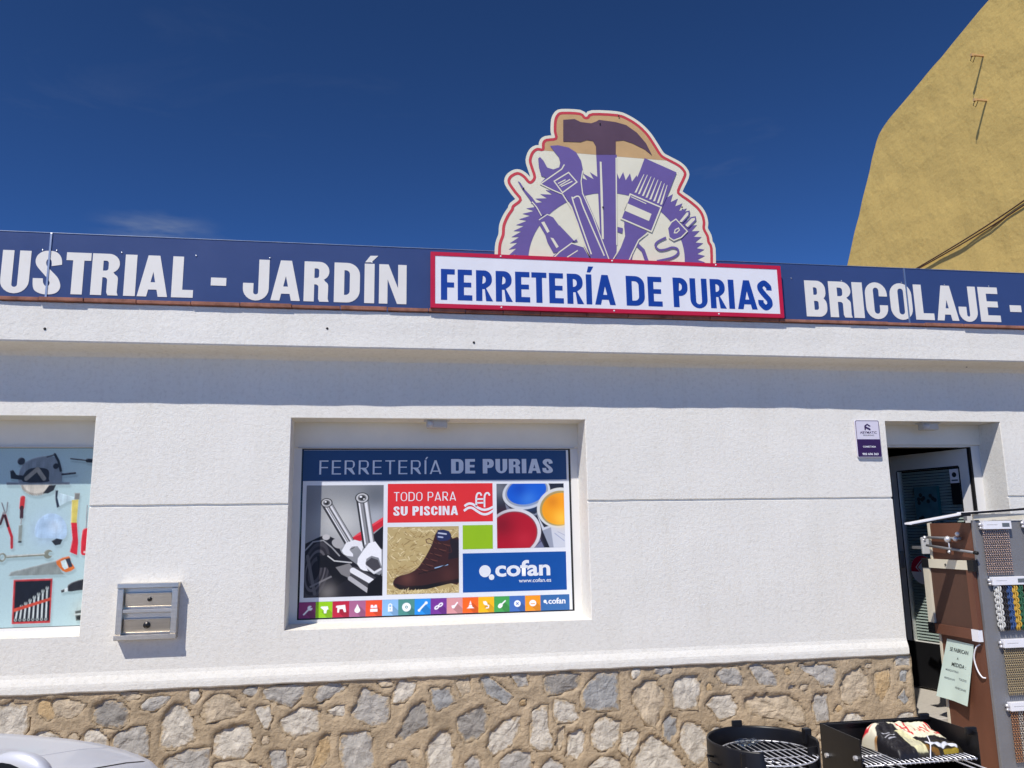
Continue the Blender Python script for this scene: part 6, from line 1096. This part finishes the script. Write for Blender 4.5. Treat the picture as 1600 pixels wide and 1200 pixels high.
kp = thing('wall_keypad', 'small grey control box mounted beside the door leaf', 'control box', (4.0, .2, 1.42)); box('housing', 3.948, 4.01, .10, .12, 1.425, 1.545, M['greypvc'], kp, bev=.004); box('arm', 3.96, 3.99, .121, .24, 1.46, 1.48, M['greym'], kp); lathe('button', [(.001, -.006), (.008, -.005), (.01, 0)], (3.965, .10, 1.525), M['chrome'], kp, 'y', 12)

# hanging chains under white label strips
def link_data(L=.020, w=.012, r=.0021):
    bm = bmesh.new()
    pts = []
    for q in range(5): pts.append((math.cos(math.pi*q/4)*(w/2), 0, (L-w)/2+math.sin(math.pi*q/4)*w/2))
    for q in range(5): pts.append((-math.cos(math.pi*q/4)*(w/2), 0, -(L-w)/2-math.sin(math.pi*q/4)*w/2))
    bm_tube(bm, pts, r, 5, True); V = [v.co.copy() for v in bm.verts]; bm.verts.index_update(); F = [tuple(v.index for v in f.verts) for f in bm.faces]; bm.free(); return V, F
def chain_mesh(length, L, w, r):
    lv, lf = link_data(L, w, r); V, F = [], []; z = -L/2; k = 0; pitch = L-2.6*r
    while z > -length:
        c_, s_ = (math.cos(.75), math.sin(.75)) if k % 2 else (math.cos(-.75), math.sin(-.75)); b0 = len(V)
        for v in lv: V.append((v.x*c_-v.y*s_, v.x*s_+v.y*c_, v.z+z))
        F += [tuple(i+b0 for i in f) for f in lf]; z -= pitch; k += 1
    me = bpy.data.meshes.new('chain'); me.from_pydata(V, [], F); me.update(); me.polygons.foreach_set('use_smooth', [True]*len(F)); return me
CH = {}
for nm, cc, ro, me_ in (('pinkish', (190, 168, 156), .35, .85), ('white', (196, 196, 192), .5, 0), ('black', (40, 38, 42), .4, 0), ('blue', (50, 78, 126), .5, 0), ('yellow', (190, 152, 58), .5, 0), ('green', (42, 92, 66), .5, 0), ('beige', (176, 160, 128), .4, .5), ('copper', (184, 138, 104), .35, .8), ('pale', (206, 196, 182), .35, .8), ('red', (178, 40, 46), .4, 0)):
    CH[nm] = mat('chain_'+nm, cc, ro, metal=me_, var=.08)
MESH = {}
def chain(kind, x, z, length, size, label, group):
    key = (kind, length, size)
    if key not in MESH:
        L, w, r = size; MESH[key] = chain_mesh(length, L, w, r); MESH[key].materials.append(CH[kind])
    o = bpy.data.objects.new('hanging_chain', MESH[key]); COL.objects.link(o); o.location = (x, -.509-size[1]*.4, z); tag(o, label, 'chain', group); return o
def strip(x0, x1, z, label):
    t = thing('label_strip', label, 'label', ((x0+x1)/2, -.51, z)); box('bar', x0, x1, -.535, -.5, z-.026, z+.026, M['strip'], t, bev=.002)
    box('print_block', x1-.07, x1-.016, -.5362, -.5352, z-.012, z+.013, M['inkgrey'], t); box('print_line', x0+.02, x0+.10, -.5360, -.5352, z+.002, z+.005, M['greypvc'], t)
    lathe('hook', [(.001, -.01), (.012, -.008), (.012, .008), (.001, .01)], (x0-.012, -.515, z+.005), M['chrome'], t, 'y', 12); lathe('hook', [(.001, -.01), (.009, -.008), (.009, .008), (.001, .01)], (x0-.012, -.515, z-.018), M['chrome'], t, 'y', 12)
ORD = ['first', 'second', 'third', 'fourth', 'fifth', 'sixth', 'seventh', 'eighth', 'ninth', 'tenth', 'eleventh', 'twelfth', 'thirteenth', 'fourteenth', 'fifteenth']
SM, BG, FI = (.020, .011, .0022), (.046, .036, .0065), (.014, .009, .0018)
strip(3.945, 4.150, 1.627, 'topmost white label strip in the left column of the grey stand'); strip(3.965, 4.215, 1.268, 'second white label strip from the top, above the coloured plastic chains')
strip(3.992, 4.24, .876, 'third white label strip from the top, above the beige chains'); strip(3.985, 4.24, .492, 'lowest white label strip on the grey stand, above copper chains'); strip(4.262, 4.47, 1.632, 'white label strip at the right edge of the grey stand')
for i in range(12): chain('pinkish', 3.953+i*.0165, 1.598, .29, SM, 'thin pinkish silver chain, %s from the left in the top block of the stand' % ORD[i], 'pinkish silver chains')
for kind, x in (('white', 3.992), ('black', 4.032), ('blue', 4.070), ('yellow', 4.112), ('green', 4.152)): 
    
    for d, sd_ in ((0, 'left'), (.016, 'right')): chain(kind, x+d, 1.238, .27, (.034, .026, .0058), '%s hand one of the two %s plastic chains under the second label strip' % (sd_, kind), kind+' plastic chains')
for d, sd_ in ((0, 'left'), (.018, 'right')): chain('red', 4.215+d, 1.238, .27, (.034, .026, .0058), '%s hand one of the two red plastic chains under the second label strip' % sd_, 'red plastic chains')
for i in range(15): chain('beige', 4.005+i*.0148, .848, .285, SM, 'thin beige chain, %s from the left in the third block of the stand' % ORD[i], 'beige chains')
for i in range(13): chain('copper' if i % 5 < 3 else 'pale', 4.0+i*.0175, .464, .30, SM, ('thin copper coloured chain, %s strand from the left in the lowest block' % ORD[i] if i % 5 < 3 else 'thin pale silver chain, %s strand from the left in the lowest block' % ORD[i]), ('copper chains' if i % 5 < 3 else 'pale chains in the lowest block'))
for i in range(11): chain('pale', 4.272+i*.018, 1.603, .29, SM, 'thin silver chain, %s from the left under the right edge label strip' % ORD[i], 'silver chains at the right edge')

# ------------------------------------------------------------------ round drum barbecue
dc = Vector((1.925, -1.29, 0)); DR = .268
db = thing('drum_barbecue', 'round black drum barbecue with chrome grates in front of the stone plinth', 'barbecue', dc)
V, F = [], []; ND = 72
for k in range(ND):
    a = 2*math.pi*k/ND; dg = (math.degrees(a)+180) % 360-180
    top = .60 if not (-112 < dg < -28) else .43
    for r_, z_ in ((.01, .158), (DR-.012, .16), (DR-.006, .30), (DR-.007, top-.012), (DR-.004, top), (DR, top), (DR+.003, top-.008), (DR+.001, .30), (DR, .16), (DR-.01, .15), (.01, .15)): V.append((r_*math.cos(a), r_*math.sin(a), z_))
m_ = 11
for k in range(ND):
    for i in range(m_-1): F.append((k*m_+i, ((k+1) % ND)*m_+i, ((k+1) % ND)*m_+i+1, k*m_+i+1))
obj_py('drum', V, F, M['bbq'], db, smooth=True, local=True)
for k in range(3):
    a = 2*math.pi*k/3+.5; box('leg', .23*math.cos(a)-.014, .23*math.cos(a)+.014, .23*math.sin(a)-.014, .23*math.sin(a)+.014, 0, .149, M['bbq'], db, local=True)
def grate(name, z, r, n, x0=-9, par=db):
    bm = bmesh.new(); 
    arc_ = [(r*math.cos(t), r*math.sin(t), z) for t in [2*math.pi*k/48 for k in range(48)]]; arc_ = [p for p in arc_ if p[0] >= x0]
    bm_tube(bm, [(r*math.cos(2*math.pi*k/48), r*math.sin(2*math.pi*k/48), z) for k in range(48)], .004, 6, True)
    for i in range(n):
        x = -r+2*r*(i+.5)/n; h = math.sqrt(max(0, r*r-x*x)); bm_tube(bm, [(x, -h, z+.003), (x, h, z+.003)], .0026, 6)
    for y in (-.09, .04):
        h = math.sqrt(r*r-y*y); bm_tube(bm, [(-h, y, z-.003), (h, y, z-.003)], .0036, 6)
    o = obj_bm(name, bm, M['chrome'], par, True, local=True); return o
g1 = grate('grate', .530, .235, 14); g1.location = (.03, 0, 0)
g2 = grate('lower_grate', .44, .20, 10); g2.location = (.03, -.02, 0)
bm = bmesh.new()
for a0, a1, z0, z1 in ((205, 235, .40, .585),): 
    pass
bm.free()
box('inner_plate', -.215, -.10, -.10, -.094, .18, .565, M['bbq'], db, local=True); box('inner_plate', .19, .245, -.10, -.094, .30, .57, M['bbq'], db, local=True)
tube('handle', [(-DR+.002, -.02, .535), (-DR-.036, -.03, .545), (-DR-.036, -.06, .525), (-DR+.002, -.075, .51)], .0055, M['bbq'], db, local=True)
box('lug', -.035, .022, DR-.006, DR+.01, .56, .628, M['bbq'], db, bev=.006, local=True); box('lug', DR-.02, DR+.016, .02, .06, .55, .625, M['bbq'], db, bev=.006, local=True)
box('bracket', -.205, -.165, -.20, -.185, .44, .59, M['bbq'], db, bev=.004, local=True); lathe('bolt', [(.001, -.01), (.010, -.008), (.012, 0)], (-.185, -.202, .515), M['chrome'], db, 'y', 8, local=True)
# crumpled clear wrapping on the grate
bm = bmesh.new(); bmesh.ops.create_icosphere(bm, subdivisions=4, radius=1)
for v in bm.verts:
    n_ = noise.noise(v.co*2.3)+.6*noise.noise(v.co*5.1); k = 1+.75*n_; v.co = Vector((v.co.x*.055*k, v.co.y*.02*k, v.co.z*.016*k))
tw = obj_bm('clear_wrapping', bm, M['clearwrap'], None, False); tw.location = dc+Vector((-.01, .15, .545)); tag(tw, 'crumpled clear plastic wrapping lying on the drum barbecue grate', 'wrapping')

# ------------------------------------------------------------------ barbecue with three-sided windshield
BX0, BX1, BY0, BY1, BZ = 2.372, 3.028, -1.430, -1.060, .60
wb = thing('windshield_barbecue', 'black barbecue with three-sided windshield holding a charcoal bag', 'barbecue', ((BX0+BX1)/2, (BY0+BY1)/2, 0))
box('back_shield', BX0, BX1, BY1-.006, BY1, .30, BZ, M['bbq'], wb, bev=.002); box('side_shield', BX0, BX0+.006, BY0, BY1-.0065, .30, BZ, M['bbq'], wb, bev=.002); box('side_shield', BX1-.006, BX1, BY0, BY1-.0065, .30, BZ, M['bbq'], wb, bev=.002)
box('rolled_rim', BX0+.0065, BX1-.0065, BY1-.022, BY1-.0065, BZ-.014, BZ-.004, M['bbq'], wb, bev=.003)
box('tray', BX0+.02, BX1-.02, BY0-.02, BY1-.01, .315, .33, M['bbq'], wb); box('tray_front', BX0+.02, BX1-.02, BY0-.03, BY0-.021, .315, .42, M['bbq'], wb)
for x in (BX0+.03, BX1-.03):
    for y in (BY0, BY1-.03): tube('leg', [(x, y, 0), (x, y, .30)], .012, M['bbq'], wb)
for x, y, z in ((BX0-.008, -1.39, .505), (BX0-.008, -1.12, .45)): lathe('bolt', [(.001, -.008), (.012, -.006), (.013, .008)], (x, y, z), M['chrome'], wb, 'x', 6, smooth=False)
for x, y in ((BX1-.03, BY1-.003), (BX1-.003, BY0+.04)): bm = bmesh.new(); bm_box(bm, x-.035, x+.025, y-.012, y+.012, BZ-.02, BZ+.018, .008); obj_bm('hinge_lug', bm, M['bbq'], wb)
bm = bmesh.new(); GZ = .482
for i in range(24):
    x = BX0+.03+(BX1-BX0-.06)*i/23; bm_tube(bm, [(x, BY1-.02, GZ), (x, BY0+.0, GZ)], .0030, 6)
for y in (BY0, BY0+.16, BY1-.03): bm_tube(bm, [(BX0+.02, y, GZ-.006), (BX1-.02, y, GZ-.006)], .0045, 6)
for i in range(24): x = BX0+.03+(BX1-BX0-.06)*i/23; bm_tube(bm, [(x, BY0, GZ), (x, BY0-.004, GZ-.012)], .003, 5)
gr = obj_bm('grill_grate', bm, M['chrome'], wb, True)
for x in (BX0+.12, BX0+.17, BX1-.17, BX1-.12): tube('grate_handle', [(x, BY0, GZ), (x+.004, BY0-.20, GZ)], .0036, M['chrome'], gr, 6)

# charcoal bag
bag = thing('charcoal_bag', 'black and cream paper charcoal bag with red letters lying on the barbecue grate', 'bag', (2.785, -1.235, GZ+.004), math.radians(7))
NU, NV = 150, 110; U, Vv = np.meshgrid(np.linspace(0, 1, NU), np.linspace(0, 1, NV)); c = Canvas(0, 0, 1000, 700, 1000/149.01, (224, 218, 188)); c.X, c.Y = U*1000, Vv*700; c.C = np.zeros((NV, NU, 3)); c.C[:] = lin((228, 222, 194)); c.nx, c.ny = NU, NV; c.step = 7
bk = (30, 28, 32)
c.poly([(-10, -10), (260, -10), (330, 30), (300, 60), (370, 90), (330, 130), (400, 150), (380, 220), (400, 330), (330, 420), (340, 710), (-10, 710)], bk)
c.poly([(-10, -10), (130, -10), (200, 60), (150, 90), (210, 130), (120, 170), (60, 260), (20, 300), (-10, 310)], (222, 214, 190)); c.poly([(10, 20), (120, 40), (60, 80), (150, 100), (40, 130)], (206, 40, 50)); c.poly([(0, 250), (40, 300), (14, 380), (30, 430), (0, 480)], (170, 124, 72))
c.poly([(430, -10), (1010, -10), (1010, 60), (700, 70), (440, 120)], bk); c.stroke([(470, 45), (640, 40)], 12, (190, 190, 196)); c.stroke([(700, 30), (900, 30)], 10, (190, 190, 196))
rd = (200, 30, 44)
c.stroke([(450, 150), (500, 390), (560, 150)], 24, rd); c.stroke([(475, 240), (535, 240)], 18, rd); c.stroke([(650, 330), (650, 200), (595, 200)], 20, rd); c.stroke([(745, 200), (745, 330), (695, 330), (695, 265), (745, 265), (690, 200)], 17, rd); c.stroke([(775, 200), (805, 330), (838, 200)], 18, rd); c.stroke([(900, 390), (895, 150)], 28, rd); c.stroke([(840, 388), (965, 388)], 24, rd)
c.poly([(340, 500), (430, 450), (620, 475), (800, 455), (1010, 465), (1010, 575), (340, 575)], bk); c.poly([(330, 560), (1010, 555), (1010, 710), (330, 710)], (44, 38, 26)); c.stroke([(520, 590), (700, 640), (820, 600), (900, 650)], 46, (210, 212, 220)); c.stroke([(380, 640), (600, 690)], 40, (120, 84, 30)); c.stroke([(700, 690), (900, 690)], 30, (150, 128, 40))
c.poly([(300, 300), (420, 260), (440, 480), (450, 690), (290, 690), (270, 450)], (216, 210, 166))
for i in range(10): c.stroke([(300+i*13, 430+i*6), (290+i*14, 640)], 4, (130, 130, 140))
c.poly([(-10, 300), (45, 300), (45, 710), (-10, 710)], bk); c.stroke([(90, 330), (190, 340)], 14, (180, 180, 186)); c.stroke([(80, 400), (200, 410)], 16, (180, 180, 186)); c.stroke([(90, 450), (180, 460)], 14, (170, 170, 176))
LX, LY, LH = .42, .28, .112
rg = np.random.RandomState(2)
wr = np.array([[noise.noise(Vector((u*5, v*4, 2)))*.016+abs(noise.noise(Vector((u*9+v*4, v*7, 5))))*.013-abs(noise.noise(Vector((u*20-v*6, v*13, 9))))*.006 for u in np.linspace(0, 1, NU)] for v in np.linspace(0, 1, NV)])
Su, Sv = 2*U-1, 2*Vv-1; hh = np.clip(1-np.abs(Su)**9, 0, 1)**.5*np.clip(1-np.abs(Sv)**7, 0, 1)**.5
px_ = Su*LX/2*(1-.05*(1-hh))+.01*wr*6; py_ = -Sv*LY/2; pz_ = LH*hh*(.66-.10*Su-.34*Sv)*1.1+wr*np.minimum(1, hh*3)
bt = grid_print('sack', px_, py_, pz_, c.C, print_mat('bag_print', .5, .4), bag, local=True, smooth=True)
box('underside', -LX/2+.02, LX/2-.02, -LY/2+.02, LY/2-.02, .001, .02, M['black'], bag, local=True)
tube('tie_string', smooth_path([(-.02, -.135, .10), (-.03, -.165, .07), (-.05, -.18, .02), (-.06, -.19, .004)], 3), .0028, M['strip'], bag, 5, local=True)

# ------------------------------------------------------------------ parked car (nose towards the shop)
car = thing('parked_car', 'silver white car parked nose-in towards the shop at the lower left', 'car', (-1.34, -1.47, 0), math.radians(90-20))
def crv(tab, x):
    xs_ = [t[0] for t in tab]
    return [float(np.interp(x, xs_[::-1], [t[k] for t in tab][::-1])) for k in range(1, len(tab[0]))]
# x, half width, shoulder z, centre z, lower z
TAB = [(0.0, .46, .50, .56, .34), (-.04, .60, .60, .66, .26), (-.10, .70, .66, .725, .22), (-.22, .79, .715, .785, .20), (-.45, .845, .765, .835, .20), (-.8, .87, .82, .885, .20), (-1.15, .88, .87, .925, .20), (-1.5, .885, .91, .94, .20), (-2.6, .885, .94, .95, .20), (-3.4, .875, .95, .96, .22), (-3.75, .83, .93, .95, .26), (-3.95, .70, .85, .88, .34), (-4.0, .55, .70, .74, .40)]
st_x = [-.0, -.015, -.04, -.07, -.1, -.15, -.22, -.3, -.45, -.6, -.8, -1.0, -1.15, -1.3, -1.5, -1.8, -2.2, -2.6, -3.0, -3.4, -3.6, -3.75, -3.85, -3.95, -4.0]
def section(x):
    hw, zs_, zc, zl = crv(TAB, x); zs_ += .095; zc += .11; zl += .04
    half = smooth_path([(hw*.90, zl), (hw*.985, zl+.12), (hw, (zl+zs_)/2), (hw*.985, zs_-.10), (hw*.955, zs_-.035), (hw*.90, zs_+.002), (hw*.80, zs_+(zc-zs_)*.42), (hw*.5, zs_+(zc-zs_)*.82), (0, zc)], 4)
    return half[:-1]+[(-y, z) for y, z in half[::-1]]
secs = [section(x) for x in st_x]; n = len(secs[0]); V, F = [], []
for x, sc in zip(st_x, secs):
    for y, z in sc: V.append((x-.16*(y/.9)**2*max(0, 1+x/.8) if x > -.8 else x, y, z))
for i in range(len(st_x)-1):
    for k in range(n-1): F.append((i*n+k, i*n+k+1, (i+1)*n+k+1, (i+1)*n+k))
F += [tuple(range(n)), tuple(range((len(st_x)-1)*n+n-1, (len(st_x)-1)*n-1, -1))]
body = obj_py('body', V, F, M['carpaint'], car, smooth=True, local=True)
def surf(x, s, lift=.003):
    sc = section(x); i = min(n-2, max(0, int(s))); f = s-i; y = sc[i][0]*(1-f)+sc[i+1][0]*f; z = sc[i][1]*(1-f)+sc[i+1][1]*f
    return Vector((x-.16*(y/.9)**2*max(0, 1+x/.8) if x > -.8 else x, y, z+lift))
for s0 in (22.5, n-1-22.5):   # bonnet shut lines
    tube('bonnet_gap', [surf(x, s0, .0005) for x in (-.13, -.2, -.3, -.45, -.6, -.8, -1.0, -1.15)], .0022, M['dsteel'], body, 5, local=True)
tube('bonnet_gap', [surf(-.13, s, .0005) for s in np.linspace(22.5, n-1-22.5, 15)], .0022, M['dsteel'], body, 5, local=True)
for s0 in (26.5, n-1-26.5): tube('bonnet_crease', [surf(x, s0, -.006) for x in (-.2, -.3, -.45, -.6, -.8, -1.0)], .008, M['carpaint'], body, 6, local=True)
for sg in (0, 1):             # headlamps wrap the front corners
    V, F = [], []; xs2 = [-.05, -.09, -.14, -.2, -.27, -.34]; ss = [10, 12, 14, 16, 18]
    for x in xs2:
        for s in ss: V.append(surf(x, s if sg == 0 else n-1-s, 0)+Vector((.004, (.006 if sg == 0 else -.006), .002)))
    for i in range(len(xs2)-1):
        for k in range(len(ss)-1): F.append((i*5+k, i*5+k+1, i*5+k+6, i*5+k+5))
    obj_py('headlight', V, F, M['dglass'], car, smooth=True, local=True)
gh = [(-1.12, .80, .925), (-1.75, .66, 1.40), (-2.3, .64, 1.46), (-3.0, .63, 1.44), (-3.5, .66, 1.30), (-3.82, .74, .97)]
V, F = [], []
for x, hw, z in gh: V += [(x, hw+.0, .93 if z < 1 else z-.03), (x, hw*.6, z), (x, 0, z+.012), (x, -hw*.6, z), (x, -hw, .93 if z < 1 else z-.03)]
for i in range(5):
    for k in range(4): F.append((i*5+k, i*5+k+1, i*5+k+6, i*5+k+5))
rf = obj_py('roof', V, F[4:16], M['carpaint'], car, smooth=True, local=True)
obj_py('windscreen', V[:10], [(0, 1, 6, 5), (1, 2, 7, 6), (2, 3, 8, 7), (3, 4, 9, 8)], M['dglass'], car, local=True); obj_py('rear_window', V[20:], [(0, 1, 6, 5), (1, 2, 7, 6), (2, 3, 8, 7), (3, 4, 9, 8)], M['dglass'], car, local=True)
for k in (0, 4):
    sd = [V[i*5+k] for i in range(6)]; lo = [(p[0], .84*(1 if k == 0 else -1), .93) for p in sd]
    obj_py('side_windows', sd+lo, [(i, i+1, 7+i, 6+i) for i in range(5)], M['dglass'], car, local=True)
for sy in (1, -1):            # door mirrors
    cx, cy, cz = -1.30, sy*.985, 1.062
    bm = bmesh.new(); bmesh.ops.create_uvsphere(bm, u_segments=20, v_segments=12, radius=1)
    for v in bm.verts: v.co = Vector((cx+v.co.x*.06+( -.0 if v.co.x > 0 else .035*(-v.co.x)), cy+v.co.y*.10, cz+v.co.z*.072))
    mr = obj_bm('door_mirror', bm, M['carpaint'], car, True, local=True)
    bm = bmesh.new(); bmesh.ops.create_circle(bm, cap_ends=True, segments=22, radius=1)
    for v in bm.verts: v.co = Vector((cx-.046, cy+v.co.x*.084, cz+v.co.y*.058))
    obj_bm('mirror_glass', bm, M['dglass'], mr, local=True)
    tube('mirror_stalk', [(cx, cy-sy*.08, cz-.05), (cx-.02, sy*.86, .91)], .022, M['black'], mr, 8, local=True)
for x in (-.78, -3.2):
    for sy in (1, -1):
        w0 = sy*.79
        wh = lathe('wheel', [(.20, -.09), (.29, -.095), (.315, -.07), (.318, 0), (.315, .07), (.29, .095), (.20, .09)], (x, w0, .318), M['tyre'], car, 'y', 32, local=True)
        lathe('wheel_rim', [(.001, .09*sy), (.06, .092*sy), (.10, .07*sy), (.17, .075*sy), (.20, .09*sy)], (x, w0, .318), M['rim'], wh, 'y', 24, local=True)
